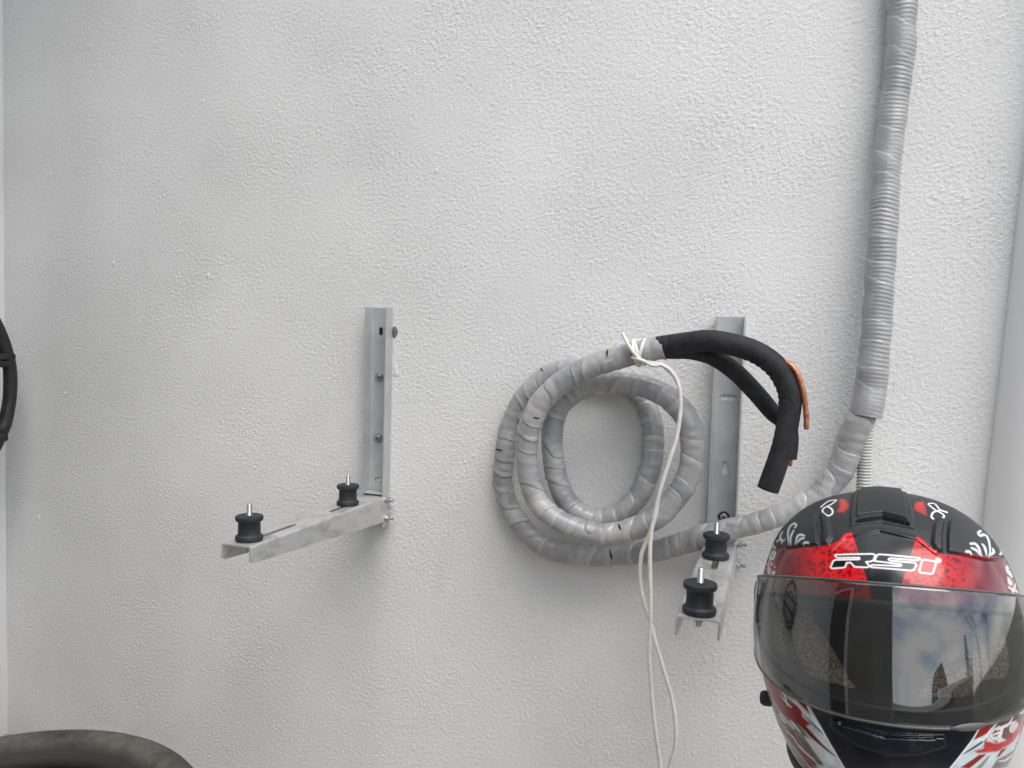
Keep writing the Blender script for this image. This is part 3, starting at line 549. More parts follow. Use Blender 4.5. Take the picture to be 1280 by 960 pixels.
def poly_sd(u, v, P):
    P = np.asarray(P, float); d = np.full(u.shape, 1e9); ins = np.zeros(u.shape, bool)
    for (x0, y0), (x1, y1) in zip(P, np.roll(P, -1, 0)):
        ex, ey = x1 - x0, y1 - y0; L2 = ex*ex + ey*ey + 1e-9; k = np.clip(((u - x0)*ex + (v - y0)*ey)/L2, 0, 1)
        d = np.minimum(d, np.hypot(u - x0 - k*ex, v - y0 - k*ey))
        if y0 != y1: ins ^= ((y0 > v) != (y1 > v)) & (u < ex*(v - y0)/(y1 - y0) + x0)
    return np.where(ins, d, -d)
def line_d(u, v, P):
    """distance to a smoothed polyline, and position along it 0..1"""
    P = np.asarray(P, float)
    if len(P) > 2: P = spline(np.c_[P, np.zeros(len(P))], 1.2)[0][:, :2]
    d = np.full(u.shape, 1e9); q = np.zeros(u.shape); n = len(P) - 1
    for i in range(n):
        (x0, y0), (x1, y1) = P[i], P[i+1]; ex, ey = x1 - x0, y1 - y0; L2 = ex*ex + ey*ey + 1e-9; k = np.clip(((u - x0)*ex + (v - y0)*ey)/L2, 0, 1)
        dd = np.hypot(u - x0 - k*ex, v - y0 - k*ey); m = dd < d; d = np.where(m, dd, d); q = np.where(m, (i + k)/n, q)
    return d, q
fi = np.where(front)[0]; uf, vf = u[fi], v[fi]
colr = np.tile(np.array([.0105, .0115, .013]), (len(V), 1)); rgh = np.full(len(V), .42)
cf = colr[fi]; rf = rgh[fi]
def near(P, pad):
    P = np.asarray(P); return np.where((uf > P[:, 0].min() - pad) & (uf < P[:, 0].max() + pad) & (vf > P[:, 1].min() - pad) & (vf < P[:, 1].max() + pad))[0]
def lay(k, m, c, gl=None):
    m = np.clip(m, 0, 1)[:, None]; c = np.asarray(c); cf[k] = cf[k]*(1 - m) + c*m
    if gl is not None: rf[k] = rf[k]*(1 - m[:, 0]) + gl*m[:, 0]
def fill(name, c, gl=None, aa=.7, tex=0, seed=0):
    P = ART[name] if isinstance(name, str) else name; k = near(P, 2); m = poly_sd(uf[k], vf[k], P)/aa + .5
    c = np.asarray(c, float)
    if tex: c = c*(1 + tex*wavy(seed, 16, (.05, .5), (0, 0))(uf[k] + .6*vf[k], 0*vf[k])*wavy(seed + 1, 12, (.05, .4), (0, 0))(vf[k] - .3*uf[k], 0*vf[k]))[:, None]
    lay(k, m, np.clip(c, .002, 1), gl)
def stroke(name, wd, c, taper=True, closed=False, gl=None, aa=.7):
    P = list(ART[name]) if isinstance(name, str) else name
    if closed:
        k = near(P, 3); m = (wd/2 - np.abs(poly_sd(uf[k], vf[k], P)))/aa + .5
    else:
        k = near(P, 4); d, q = line_d(uf[k], vf[k], P); wv = wd/2*(np.sin(np.pi*np.clip(.25 + .75*(1 - q), 0, 1))*.75 + .25 if taper else 1); m = (wv - d)/aa + .5
    lay(k, m, c, gl)
RED, DRED, WHITE, SILVER = (.64, .010, .014), (.13, .004, .010), (.74, .75, .76), (.42, .43, .44)
# gloss black field in front of the crown vent and down the chin
fill([(-46, 54), (-30, 70), (0, 79), (30, 73), (47, 58), (40, 0), (-40, 0)], (.006, .007, .010), .12)
fill([(-112, -60), (112, -60), (100, -170), (-100, -170)], (.005, .006, .010), .14)
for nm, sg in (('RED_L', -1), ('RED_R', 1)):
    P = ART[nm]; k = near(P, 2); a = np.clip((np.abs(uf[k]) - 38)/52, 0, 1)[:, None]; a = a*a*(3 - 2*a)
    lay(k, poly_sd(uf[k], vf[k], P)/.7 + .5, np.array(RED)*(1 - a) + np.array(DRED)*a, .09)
    g = random.Random(40 + sg); kk = []
    for _ in range(330):                                   # little dark crosses scattered in the red
        cx, cy = sg*g.triangular(8, 100, 26), g.uniform(2, 66); s = g.uniform(.8, 2.0)
        loc = k[np.hypot(uf[k] - cx, vf[k] - cy) < 4]
        if len(loc) == 0: continue
        a1 = g.uniform(-.3, .3) + .2; uu = (uf[loc] - cx)*math.cos(a1) + (vf[loc] - cy)*math.sin(a1); vv = -(uf[loc] - cx)*math.sin(a1) + (vf[loc] - cy)*math.cos(a1)
        m = np.maximum(np.minimum(s - np.abs(uu), s*.38 - np.abs(vv)), np.minimum(s - np.abs(vv), s*.38 - np.abs(uu)))/.7 + .5
        m = np.clip(m, 0, 1)*np.clip(poly_sd(uf[loc], vf[loc], P), 0, 1)*g.uniform(.4, .9); lay(loc, m, (.10, .003, .008))
for nm in ('SPOT_L', 'SPOT_R'): fill(nm, (.42, .012, .014), .3, aa=3.0)
for nm in ('FL1', 'FL2', 'FL3', 'FL4', 'FL5', 'FL6', 'FL7', 'FR1', 'FR2', 'FR3', 'FR4', 'FR5', 'FR6', 'FR7'): stroke(nm, 2.5, SILVER if nm[1] == 'L' else (.55, .57, .58), gl=.3)
for nm in ('CLA', 'CLB', 'CRA', 'CRB', 'CRC'): stroke(nm, 1.6, WHITE, taper=False, gl=.3)
for nm, sd_ in (('CHROME_L', 5), ('CHROME_R', 6)):         # mottled silver scrolls at the temples
    P = ART[nm]; k = near(P, 2); n1 = wavy(sd_, 18, (.15, .7), (0, 0)); n2 = wavy(sd_ + 30, 18, (.15, .6), (0, 0))
    q = np.sin(3*n1(uf[k] + .4*vf[k], 0*uf[k]) + 3*n2(vf[k] - .5*uf[k], 0*uf[k]))
    lay(k, (poly_sd(uf[k], vf[k], P)/.8 + .5)*np.clip(q*2 + .6, 0, 1), (.60, .60, .61), .2)
    lay(k, (poly_sd(uf[k], vf[k], P)/.8 + .5)*np.clip(-q*3 - 1.6, 0, 1), (.25, .03, .03), .2)
# lettering
for nm in ('R', 'S'): fill(nm, (.006, .007, .010), .14)
fill('I', (.46, .03, .04), .14)
for nm in ('R', 'S', 'I'): stroke(nm, 1.35, (.80, .80, .80), closed=True, gl=.2)
k = near([ART['DOT'][0]], 6); lay(k, (2.6 - np.hypot(uf[k] - ART['DOT'][0][0], vf[k] - ART['DOT'][0][1]))/.7 + .5, (.66, .50, .50), .2)
# chin graphics
PALE = (.50, .575, .59)
fill('CHIN_L', PALE, .16, tex=.25, seed=50); fill('CHIN_R', PALE, .16, tex=.25, seed=52)
def swirl(reg, seed, c, thr=.55, fq=(.10, .45)):
    P = ART[reg]; k = near(P, 2); n1 = wavy(seed, 14, fq, (0, 0)); n2 = wavy(seed + 7, 14, fq, (0, 0)); sg = -1 if reg.endswith('L') else 1
    q = np.sin(2.4*n1(uf[k]*.5 + sg*vf[k]*.25, 0*uf[k]) + 3.2*n2(sg*vf[k]*.9 - uf[k]*.7, 0*uf[k]))
    lay(k, (poly_sd(uf[k], vf[k], P)/.8 + .5)*np.clip((q - thr)*6, 0, 1), c)
fill([(-112, -70), (-98, -74), (-80, -86), (-62, -118), (-52, -160), (-90, -160), (-112, -100)], (.16, .145, .14), .18, aa=5, tex=.5, seed=60)
fill('CR_D', (.15, .06, .06), .18, tex=.6, seed=62); fill('CR_G', (.14, .12, .12), .2, tex=.5, seed=64); fill('CR_G2', (.26, .24, .22), .2)
fill('CL_R4', (.16, .025, .028), .18, aa=1.5, tex=.4, seed=66); fill('CL_G', (.10, .11, .105), .2, aa=2)
swirl('CHIN_L', 70, (.62, .60, .58), .72); swirl('CR_D', 72, (.6, .56, .56), .6)
fill('CL_R2', (.25, .022, .024), .16, aa=1.6, tex=.45, seed=68); fill('CL_R1', (.26, .006, .010), .14); fill('CL_R3', (.15, .008, .010), .16)
fill('CR_R2', (.42, .03, .03), .16, aa=1.6, tex=.45, seed=69); fill('CR_R1', (.30, .010, .012), .14); fill('CR_R3', (.22, .012, .012), .16); fill('CR_R4', (.24, .012, .014), .16)
for nm in ('CL_B1', 'CR_B1'): stroke(nm, 1.5, (.02, .02, .025))
for nm in ('CL_W1', 'CL_W2', 'CL_W3', 'CL_W4', 'CL_W6', 'CR_W1', 'CR_W2', 'CR_W3', 'CR_W5', 'CR_W6'): stroke(nm, 1.7, (.72, .72, .71))
for nm in ('CL_W5', 'CR_W4'): stroke(nm, 1.0, (.72, .74, .75), taper=False)
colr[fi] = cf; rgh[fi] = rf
# relief: crown vent, its frame, temple panels, brow and chin vent stand proud of the shell
disp = np.zeros(len(V))
def raise_(P, h, bev, inset=0):
    P = ART[P] if isinstance(P, str) else P; k = near(P, 6); s = np.clip((poly_sd(uf[k], vf[k], P) - inset)/bev, 0, 1); s = s*s*(3 - 2*s); disp[fi[k]] += h*s
def mir(P): return [(-x, y) for x, y in P][::-1]
def sym(P): return P
VENT = [(-19.5, 126), (-1, 129), (20, 126), (22.5, 110), (24, 84.5), (13, 87.5), (2.2, 90), (-9, 88), (-20.5, 85), (-21, 104)]
GRILL = [(-20.5, 85), (-9, 88), (2.2, 90), (13, 87.5), (24, 84.5), (25, 79.8), (2, 84), (-22, 80)]
FRAME = [(-26, 127), (0, 131), (26, 127), (29, 104), (30.5, 76), (16, 79.5), (2, 81.5), (-12, 79.5), (-27, 76), (-27.5, 104)]
PAN_R = [(58, 92), (70, 101), (82, 94), (96, 80), (106, 60), (86, 55), (68, 56.5), (53, 58), (54.5, 75)]
RID_R = [(44, 86), (50, 95), (56, 93), (52, 76), (51, 58), (44, 57.5), (40.5, 66)]
raise_(FRAME, .0030, 3.0); raise_(VENT, .0032, 1.6); raise_(GRILL, -.0050, 1.4)
for P in (PAN_R, mir(PAN_R)): raise_(P, .0030, 2.2)
for P in (RID_R, mir(RID_R)): raise_(P, .0036, 3.2)
raise_([(-47, 53), (-31, 69), (0, 78), (31, 71), (48, 57), (44, 55), (29, 67.5), (0, 74), (-29, 66), (-42, 51)], .0016, 1.2)
CHV = [(-42, -92), (0, -97), (44, -93), (46, -102), (24, -112), (2, -116), (-22, -112), (-45, -101)]
raise_(CHV, .0036, 2.2); raise_([(-36, -93.5), (0, -98.5), (37, -94.5), (37, -97), (0, -101.5), (-36, -96.5)], -.003, 1.0)
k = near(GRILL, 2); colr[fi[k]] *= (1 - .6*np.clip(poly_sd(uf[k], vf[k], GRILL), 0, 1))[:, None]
V = V + NRM*disp[:, None]
Fc = grid_faces(nrow, nth, True)
cth = HG.ravel()[Fc].copy(); cth[:, 1:] = np.where(cth[:, 1:] < cth[:, :1] - 1, cth[:, 1:] + 2*np.pi, cth[:, 1:]); cdeg = np.degrees(cth.mean(1)); cz = V[Fc, 2].mean(1)
ab = np.abs(cdeg)/PORT; edge = np.clip(1 - ab**8, 0, None)**.25
zm = .5*(port_top(cdeg) + port_bot(cdeg)); zh = .5*(port_top(cdeg) - port_bot(cdeg))
keep = ~((np.abs(cdeg) < PORT) & (np.abs(cz - zm) < zh*edge))
cu_, cv_ = u[Fc].mean(1), v[Fc].mean(1); cfr = front[Fc].all(1)
part = np.zeros(len(Fc), int)
for i, P in enumerate((VENT, GRILL, CHV), 1): part[cfr & (poly_sd(cu_, cv_, P) > -1.0)] = i
def paint_mat():
    m, t, p, N, K = newmat('helmet_paint'); a = N('ShaderNodeAttribute'); a.attribute_name = 'paint'; b = N('ShaderNodeAttribute'); b.attribute_name = 'rough'
    tcn = N('ShaderNodeTexCoord'); n = N('ShaderNodeTexNoise'); n.inputs['Scale'].default_value = 60; n.inputs['Detail'].default_value = 8; K(tcn.outputs['Object'], n.inputs['Vector'])
    mr = N('ShaderNodeMapRange'); mr.inputs['From Min'].default_value = .58; mr.inputs['From Max'].default_value = .80; mr.inputs['To Max'].default_value = .05; K(n.outputs['Fac'], mr.inputs['Value'])
    mixc = N('ShaderNodeMix'); mixc.data_type = 'RGBA'; mixc.inputs['B'].default_value = (.30, .29, .27, 1); K(mr.outputs['Result'], mixc.inputs['Factor']); K(a.outputs['Color'], mixc.inputs['A'])
    K(mixc.outputs['Result'], p.inputs['Base Color'])
    ad = N('ShaderNodeMath'); ad.operation = 'MULTIPLY_ADD'; ad.inputs[1].default_value = .12; K(n.outputs['Fac'], ad.inputs[0]); K(b.outputs['Fac'], ad.inputs[2]); K(ad.outputs[0], p.inputs['Roughness'])
    return m
M['paint'] = paint_mat()
def sub_mesh(name, sel):
    f = Fc[sel]; ids, inv = np.unique(f.ravel(), return_inverse=True); me = mesh_np(name, V[ids], inv.reshape(-1, 4)[:, ::-1])
    set_attr(me, 'paint', 'FLOAT_COLOR', np.c_[colr[ids], np.ones(len(ids))]); set_attr(me, 'rough', 'FLOAT', rgh[ids]); return me
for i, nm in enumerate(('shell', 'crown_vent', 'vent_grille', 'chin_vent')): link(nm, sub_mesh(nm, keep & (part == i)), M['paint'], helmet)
# grille teeth
bm = bmesh.new()
shell_np = V[fi]
def on_shell(uu, vv, h=0):
    i = int(np.argmin((uf - uu)**2 + (vf - vv)**2)); return Vector(V[fi[i]] + NRM[fi[i]]*h), Vector(NRM[fi[i]])
for k in range(12):
    s = k/11; uu = -17.5 + 39*s; vv = 84.6 + 2.2*(1 - abs(2*s - 1)); p, n_ = on_shell(uu, vv, .0006)
    add_box(bm, p, (.0012, .004, .0028))
bm_obj('grille_bars', bm, M['rubber'], helmet)
# liner: an inner skin of padding with the same opening
lt = np.linspace(.02, 1, 60); lh = np.linspace(0, 2*np.pi, 120, endpoint=False); A_, B_ = np.meshgrid(lt, lh, indexing='ij')
LV = shell_points(A_, B_); LV = LV*np.array([.90, .90, .92]); LF = grid_faces(60, 120, True)
ld = np.degrees((B_.ravel()[LF].mean(1) + np.pi) % (2*np.pi) - np.pi); lz = LV[LF, 2].mean(1)
lk = ~((np.abs(ld) < 74) & (lz < .036) & (lz > -.040))
M['liner'] = noise_mat('black_liner_cloth', (.008, .008, .009), (.016, .016, .017), 80, rough=(.9, 1), bump=.3, bscale=900)
link('liner', mesh_np('liner', LV, LF[lk]), M['liner'], helmet)
def mesh_cloth():
    m, t, p, N, K = newmat('spacer_mesh_cloth'); tcn = N('ShaderNodeTexCoord'); vo = N('ShaderNodeTexVoronoi'); vo.inputs['Scale'].default_value = 520; K(tcn.outputs['Object'], vo.inputs['Vector'])
    r = N('ShaderNodeValToRGB'); r.color_ramp.elements[0].position = .25; r.color_ramp.elements[1].position = .6; r.color_ramp.elements[0].color = (.035, .032, .028, 1); r.color_ramp.elements[1].color = (.42, .385, .31, 1)
    K(vo.outputs['Distance'], r.inputs['Fac']); K(r.outputs['Color'], p.inputs['Base Color']); p.inputs['Roughness'].default_value = .9
    return m
M['pad'] = mesh_cloth()
CHEEK = [(0.072, -0.1, 0.016), (0.067, -0.112, -0.002), (0.056, -0.125, -0.021), (0.041, -0.135, -0.039), (0.029, -0.14, -0.045)]
TEMPLE = [(0.094, -0.075, 0.009), (0.09, -0.09, -0.013), (0.077, -0.105, -0.035), (0.059, -0.12, -0.047)]
for s in (-1, 1):
    tube_obj('cheek_pad', [(s*x, y, z) for x, y, z in CHEEK], [.007, .012, .014, .013, .008], M['pad'], helmet, step=.004, n=24, squash=(.5, 1.2))
    tube_obj('temple_pad', [(s*x, y, z) for x, y, z in TEMPLE], [.006, .010, .011, .007], M['pad'], helmet, step=.004, n=24, squash=(.45, 1.1))
# rubber gasket round the eye port
a = np.linspace(0, 2*np.pi, 220, endpoint=False); dg_ = PORT*np.cos(a); ez = np.sign(np.sin(a))*np.clip(1 - np.abs(np.cos(a))**8, 0, None)**.25
zmid = .5*(port_top(dg_) + port_bot(dg_)); zhalf = .5*(port_top(dg_) - port_bot(dg_)); gp = shell_at(np.radians(dg_), zmid + zhalf*ez*1.01, .0008)
tube_obj('port_gasket', list(map(tuple, gp)) + [tuple(gp[0])], .0036, M['rubber'], helmet, step=.003, n=12, caps=False)
g0 = shell_at(np.radians(dg_), zmid + zhalf*ez, .0); g1 = g0*np.array([.86, .86, .90]); nn_ = len(g0); ii = np.arange(nn_); jj = (ii + 1) % nn_
link('port_frame', mesh_np('port_frame', np.vstack([g0, g1]), np.stack([ii, jj, jj + nn_, ii + nn_], 1)), M['rubber'], helmet)
# smoked visor
def visor_mat():
    m = bpy.data.materials.new('smoked_visor'); m.use_nodes = True; t = m.node_tree; t.nodes.clear(); N = t.nodes.new; K = t.links.new
    tr = N('ShaderNodeBsdfTransparent'); tr.inputs['Color'].default_value = (.66, .65, .625, 1)
    gl = N('ShaderNodeBsdfGlossy'); gl.inputs['Roughness'].default_value = .018; gl.inputs['Color'].default_value = (.95, .97, 1, 1)
    df = N('ShaderNodeBsdfDiffuse'); df.inputs['Color'].default_value = (.20, .195, .18, 1)
    fr = N('ShaderNodeFresnel'); ge = N('ShaderNodeNewGeometry'); ior = N('ShaderNodeMapRange'); ior.inputs['To Min'].default_value = 1.85; ior.inputs['To Max'].default_value = 1/1.85
    K(ge.outputs['Backfacing'], ior.inputs['Value']); K(ior.outputs['Result'], fr.inputs['IOR'])
    m0 = N('ShaderNodeMixShader'); m0.inputs['Fac'].default_value = .03; K(tr.outputs[0], m0.inputs[1]); K(df.outputs[0], m0.inputs[2])
    mxs = N('ShaderNodeMixShader'); K(fr.outputs[0], mxs.inputs['Fac']); K(m0.outputs[0], mxs.inputs[1]); K(gl.outputs[0], mxs.inputs[2])
    o = N('ShaderNodeOutputMaterial'); K(mxs.outputs[0], o.inputs['Surface']); return m
M['visor'] = visor_mat()
def vis_top(d): return .0590 - .0165*(np.abs(d)/70)**2 - .030*np.clip((np.abs(d) - 82)/18, 0, 1)**2
def vis_bot(d): return -.0545 + .0105*(np.abs(d)/62)**2 + .030*np.clip((np.abs(d) - 80)/20, 0, 1)**2
dd = np.linspace(-100, 100, 160); kk = np.linspace(0, 1, 44); DG, KG = np.meshgrid(dd, kk, indexing='xy')
zt, zb_ = vis_top(DG), vis_bot(DG); Zg = zb_ + (zt - zb_)*KG
def visor_pts(off): return shell_at(np.radians(DG), Zg, off)
outer = visor_pts(.0058).reshape(-1, 3); inner = visor_pts(.0038).reshape(-1, 3); n0 = len(outer); gf = grid_faces(44, 160)
rim = np.r_[np.arange(160), np.arange(1, 44)*160 + 159, 43*160 + np.arange(158, -1, -1), np.arange(42, 0, -1)*160]
sideq = np.stack([rim, rim + n0, np.roll(rim, -1) + n0, np.roll(rim, -1)], 1)
vis = link('visor', mesh_np('visor', np.vstack([outer, inner]), np.vstack([gf, gf[:, ::-1] + n0, sideq])), M['visor'], helmet)
M['visor_edge'] = noise_mat('visor_edge', (.05, .052, .05), (.09, .092, .088), 40, rough=(.25, .35))
for zf, nm in ((vis_top, 'visor_edge'), (vis_bot, 'visor_edge')):
    p = shell_at(np.radians(dd), zf(dd), .0050); tube_obj(nm, p, .0014, M['visor_edge'], vis, step=.004, n=8)
# a band inside the upper visor edge, lifting tab, pivots, chin strap knob, neck trim
P = shell_at(np.radians(np.linspace(20, 34, 8)), vis_bot(np.linspace(20, 34, 8)) + .001, .0072); tube_obj('visor_tab', P, [.0005, .0022, .0026, .0022, .0005], M['visor_edge'], vis, step=.002, n=10, squash=(.6, 1.3))
for s in (-1, 1):
    bm = bmesh.new(); add_lathe(bm, [(.024, -.004), (.024, .003), (.021, .0055), (.006, .0062)], 'X', (0, 0, 0), 36); pv = bm_obj('pivot_cover', bm, M['rubber'], helmet, True); pv.location = (s*.1235, -.010, .008); pv.scale = (s, 1, 1)
bm = bmesh.new(); add_lathe(bm, [(.004, -.012), (.0052, -.004), (.0058, .0), (.0056, .0035), (.004, .0055), (.0015, .006)], 'X', (0, 0, 0), 24); kn = bm_obj('strap_knob', bm, M['rubber'], helmet, True); kn.location = (-.112, -.060, -.0835); kn.scale = (-1.35, 1.35, 1.35)
bt = shell_points(np.full(80, 1.0), np.linspace(0, 2*np.pi, 80, endpoint=False)); tube_obj('neck_trim', list(map(tuple, bt)) + [tuple(bt[0])], .005, M['rubber'], helmet, step=.006, n=10, caps=False)
# support under the helmet, below the picture
bpy.context.view_layer.update()
hz = min((helmet.matrix_world @ Vector(p)).z for p in bt) - .005
st = empty('round_stool', (HC[0], HC[1], 0), label='small round wooden stool that the helmet stands on', cat='stool')
bm = bmesh.new(); add_lathe(bm, [(.060, hz - .030), (.064, hz - .026), (.064, hz - .004), (.061, hz)], n=40); bm_obj('seat', bm, M['wood'], st, True)
for k in range(4):
    a = R(45 + 90*k); bm = bmesh.new(); add_box(bm, ((.042*math.cos(a)), .042*math.sin(a), (hz - .03)/2), (.026, .026, hz - .031), bev=.003); bm_obj('leg', bm, M['wood'], st)

# ------------------------------------------------------------------ tyre on the floor
ty = empty('car_tyre', (-1.212, -.529, 0), label='dusty black tyre lying flat on the floor in the left corner', cat='tyre')
PR = [(.247, .044), (.250, .022), (.260, .008), (.290, .001), (.318, .006), (.338, .022), (.347, .050), (.350, .110), (.347, .170), (.338, .198), (.322, .213), (.303, .219), (.286, .218), (.274, .213), (.266, .205), (.258, .199), (.251, .195), (.247, .187), (.247, .178), (.255, .170), (.300, .160), (.325, .110), (.300, .060), (.255, .056)]
PR = [tuple(p) for p in spline([(x, 0, z) for x, z in PR] + [(PR[0][0], 0, PR[0][1])], .006)[0][:-1][:, [0, 2]]]
n = 160; a = np.linspace(0, 2*np.pi, n, endpoint=False); pr = np.array(PR); m = len(pr)
rings = [(252, .0008), (268, .0006), (300, .0008)]
rad = np.repeat(pr[:, :1], n, 1); zz = np.repeat(pr[:, 1:], n, 1)
for r0, h0 in ((.2775, .0022), (.262, .0014), (.311, .0018)): zz = zz + np.where(zz > .15, h0*np.exp(-((rad - r0)/.0025)**2), 0)
TV = np.stack([rad*np.cos(a), rad*np.sin(a), zz], -1).reshape(-1, 3); TF = grid_faces(m, n, True); TF = np.vstack([TF, np.stack([(m-1)*n + np.arange(n), (m-1)*n + (np.arange(n)+1) % n, (np.arange(n)+1) % n, np.arange(n)], 1)])
def tyre_mat():
    m, t, p, N, K = newmat('tyre_sidewall'); tcn = N('ShaderNodeTexCoord'); sp = N('ShaderNodeSeparateXYZ'); K(tcn.outputs['Object'], sp.inputs[0])
    cb = N('ShaderNodeCombineXYZ'); K(sp.outputs['X'], cb.inputs['X']); K(sp.outputs['Y'], cb.inputs['Y']); ln = N('ShaderNodeVectorMath'); ln.operation = 'LENGTH'; K(cb.outputs[0], ln.inputs[0])
    n = N('ShaderNodeTexNoise'); n.inputs['Scale'].default_value = 16; n.inputs['Detail'].default_value = 8; n.inputs['Roughness'].default_value = .65; K(tcn.outputs['Object'], n.inputs['Vector'])
    rp_ = N('ShaderNodeValToRGB'); e = rp_.color_ramp.elements; e[0].position = .262; e[0].color = (0, 0, 0, 1); e[1].position = .276; e[1].color = (1, 1, 1, 1)
    for ps, vl in ((.306, 1), (.330, .35), (.345, .15)): q = e.new(ps); q.color = (vl, vl, vl, 1)
    K(ln.outputs['Value'], rp_.inputs['Fac'])
    mr = N('ShaderNodeMapRange'); mr.inputs['From Min'].default_value = .30; mr.inputs['From Max'].default_value = .68; K(n.outputs['Fac'], mr.inputs['Value'])
    ml = N('ShaderNodeMath'); ml.operation = 'MULTIPLY'; K(rp_.outputs['Color'], ml.inputs[0]); K(mr.outputs['Result'], ml.inputs[1])
    mc = N('ShaderNodeMix'); mc.data_type = 'RGBA'; mc.inputs['A'].default_value = (.024, .023, .022, 1); mc.inputs['B'].default_value = (.13, .118, .10, 1); K(ml.outputs[0], mc.inputs['Factor']); K(mc.outputs['Result'], p.inputs['Base Color'])
    p.inputs['Roughness'].default_value = .75
    b = N('ShaderNodeTexNoise'); b.inputs['Scale'].default_value = 220; K(tcn.outputs['Object'], b.inputs['Vector']); bn = N('ShaderNodeBump'); bn.inputs['Strength'].default_value = .35; bn.inputs['Distance'].default_value = .001; K(b.outputs['Fac'], bn.inputs['Height']); K(bn.outputs['Normal'], p.inputs['Normal'])
    return m
link('tyre_carcass', mesh_np('tyre_carcass', TV, TF), tyre_mat(), ty)
ty.scale = (1.035, 1.035, 1); ty.location.y -= .008; ty.location.x += .012
bm = bmesh.new()
for k in range(84):
    a0 = 2*math.pi*k/84
    for zc, sgn in ((.155, 1), (.060, -1)):
        add_box(bm, (.3448*math.cos(a0), .3448*math.sin(a0), zc), (.010, .017, .052), Matrix.Rotation(a0, 3, 'Z') @ Matrix.Rotation(sgn*.35, 3, 'X'))
tr_ = bm_obj('tread_blocks', bm, M['tyre'], ty); tr_['kind'] = 'stuff'

# ------------------------------------------------------------------ black hoop hanging at the left edge
hp = empty('round_rack', (-1.70, -.40, .735), label='black round openwork rack cut off by the left edge of the picture', cat='rack')
hy, hz_, hr = -.358, .902, .282
bpy.context.view_layer.update()
def hoop(name, cy, cz, r, x, rr, sq=(1, 1), nn=90):
    a = np.linspace(0, 2*np.pi, nn); under(tube_obj(name, [(x, cy + r*math.cos(k), cz + r*math.sin(k)) for k in a], rr, M['black_iron'], None, step=.006, n=12, caps=False, rad=lambda S, T, b: .0006*w1(S, T)), hp)
hoop('outer_hoop', hy, hz_, hr, -1.70, .0145); hoop('inner_hoop', hy - .01, hz_ - .04, .19, -1.715, .014); hoop('back_hoop', hy, hz_, hr*.93, -1.735, .008)
for zc, th_ in ((.957, .0105), (.785, .0115), (.86, .009)):
    half = math.sqrt(max(hr**2 - (zc - hz_)**2, 0)) + .010
    bm = bmesh.new()
    if th_ > .0095:
        for q in (-.0085, .0085): add_box(bm, (-1.703, hy, zc + q), (.034, 2*half, .0155), bev=.004)
    else: add_box(bm, (-1.735, hy, zc - .05), (.012, 2*half*.9, .012), bev=.003)
    under(bm_obj('cross_bar', bm, M['black_iron']), hp)
bm = bmesh.new(); add_box(bm, (-1.775, hy, hz_ + hr*.9), (.10, .02, .012), bev=.003); under(bm_obj('wall_hook', bm, M['black_iron']), hp)

# ------------------------------------------------------------------ what stands behind the camera (seen mirrored in the visor)
hw = empty('house_wall', (-1.1, -2.15, 0), label='grey house wall with glass door and an added overhead shade slab, mirrored in the left of the visor', cat='wall')
def loc_box(name, c, s, mat, par, bev=0):
    bm = bmesh.new(); add_box(bm, c, s, bev=bev); return bm_obj(name, bm, mat, par)
loc_box('wall_slab', (.14, -.12, 1.45), (1.88, .22, 2.9), M['house_wall'], hw)
loc_box('shade_slab', (-.42, 1.06, 3.01), (.86, 2.6, .16), M['house_wall'], hw)  # unseen slab, added overhead to darken the left part of the back wall
dr = loc_box('door_frame', (-.25, 0.012, 1.05), (.86, .05, 2.1), M['white_frame'], hw); loc_box('pane', (-.25, .041, 1.12), (.70, .012, 1.84), M['glass'], hw)
pp = empty('garden_parapet', (2.6, -3.3, 0), label='low grey parapet whose pale cap is mirrored as a bright line in the visor', cat='parapet'); loc_box('body', (0, 0, .34), (5.6, .14, 1.38), M['house_wall'], pp); loc_box('cap', (0, 0, 1.065), (5.7, .22, .06), M['white_frame'], pp, .008)
def conifer(name, loc, h, label, seed):
    t = empty(name, loc, label=label, cat='tree', group='garden conifers'); g = random.Random(seed)
    bm = bmesh.new(); add_lathe(bm, [(.02*h, 0), (.012*h, h*.5), (.002*h, h)], n=8); bm_obj('trunk', bm, M['bark'], t)
    bm = bmesh.new(); z = h*.10
    while z < h*.99:
        rr = .20*h*(1 - z/h)**.85*g.uniform(.8, 1.1) + .02*h
        for k in range(9):
            a = g.uniform(0, 6.28); L_ = rr*g.uniform(.6, 1.1); d = Vector((math.cos(a), math.sin(a), -.25)); s = Vector((-math.sin(a), math.cos(a), 0)); base = Vector((0, 0, z))
            for q in range(6):
                p = base + d*L_*(q + 1)/6; wd = .035*h*(1.15 - q/6)*g.uniform(.6, 1.2)
                for _ in range(3):
                    o = s*g.uniform(-wd, wd); e = Vector((g.uniform(-1, 1), g.uniform(-1, 1), g.uniform(-.8, .3)))*.022*h
                    bm.faces.new([bm.verts.new(p + o), bm.verts.new(p + o + e), bm.verts.new(p + o + d*.03*h + e*.4)])
        z += h*.032
    bm_obj('crown', bm, M['needles'], t)
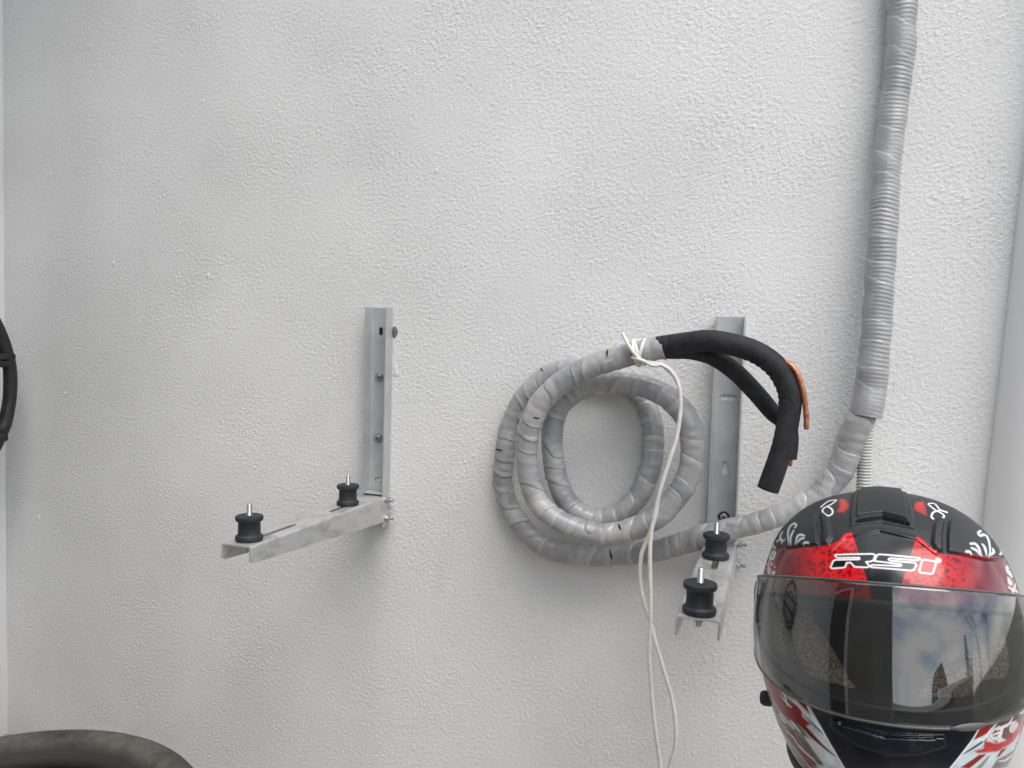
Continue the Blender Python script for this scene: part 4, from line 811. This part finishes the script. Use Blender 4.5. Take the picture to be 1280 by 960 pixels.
def bare_tree(name, loc, h, label, seed, crown_tint=None):
    t = empty(name, loc, label=label, cat='tree', group='bare garden trees'); g = random.Random(seed); segs = []
    def grow(p, d, L_, r, lev):
        q = p + d*L_; segs.append((p, q, r, r*.65, lev))
        if lev >= 6: return
        for _ in range(2 if lev < 1 else g.choice((2, 3))):
            ax_ = Vector((g.uniform(-1, 1), g.uniform(-1, 1), g.uniform(-1, 1))).normalized(); nd = d.copy(); nd.rotate(Matrix.Rotation(g.uniform(.25, .65), 3, ax_)); nd = (nd + Vector((0, 0, .12))).normalized(); grow(q, nd, L_*g.uniform(.66, .84), r*.62, lev + 1)
    grow(Vector((0, 0, 0)), Vector((0, 0, 1)), h*.26, h*.016, 0)
    for nm, sel in (('trunk', lambda l: l < 2), ('crown', lambda l: l >= 2)):
        bm = bmesh.new()
        for p, q, r0, r1, lev in segs:
            if not sel(lev): continue
            d = (q - p).normalized(); a = d.orthogonal().normalized(); b = d.cross(a); n = 5 if lev < 3 else 3
            A = [bm.verts.new(p + (a*math.cos(6.283*k/n) + b*math.sin(6.283*k/n))*r0) for k in range(n)]; B = [bm.verts.new(q + (a*math.cos(6.283*k/n) + b*math.sin(6.283*k/n))*r1) for k in range(n)]
            for k in range(n): bm.faces.new((A[k], A[(k+1) % n], B[(k+1) % n], B[k]))
        bm_obj(nm, bm, M['bark'], t)
conifer('conifer_tree', (17.2, -10.8, -.35), 6.6, 'dark pointed conifer mirrored in the middle of the visor', 3)
conifer('conifer_tree', (19.0, -10.4, -.35), 4.2, 'smaller conifer beside the bare tree, mirrored in the visor', 4)
bare_tree('bare_tree', (18.0, -6.4, -.35), 10.0, 'tall bare tree mirrored in the right of the visor', 5)
bare_tree('bare_tree', (16, -3.2, -.35), 7.0, 'lower bushy bare tree mirrored at the right visor edge', 8)
hs = empty('garden_house', (10.5, -18, -.35), label='small dark gabled house mirrored left of the conifer in the visor', cat='house')
loc_box('wall', (0, 0, 1.5), (4, 4, 3), M['house_wall'], hs)
bm = bmesh.new(); pr_ = [(-2.4, 2.9), (2.4, 2.9), (0, 4.8)]; A = [bm.verts.new((x, -2.3, z)) for x, z in pr_]; B = [bm.verts.new((x, 2.3, z)) for x, z in pr_]
bm.faces.new(A); bm.faces.new(B[::-1])
for k in range(3): bm.faces.new((A[k], B[k], B[(k+1) % 3], A[(k+1) % 3]))
bmesh.ops.recalc_face_normals(bm, faces=bm.faces); bm_obj('roof', bm, M['roof'], hs)
for x in (-1, 1): loc_box('window', (x, 2.01, 1.6), (.9, .06, 1.1), M['glass'], hs)
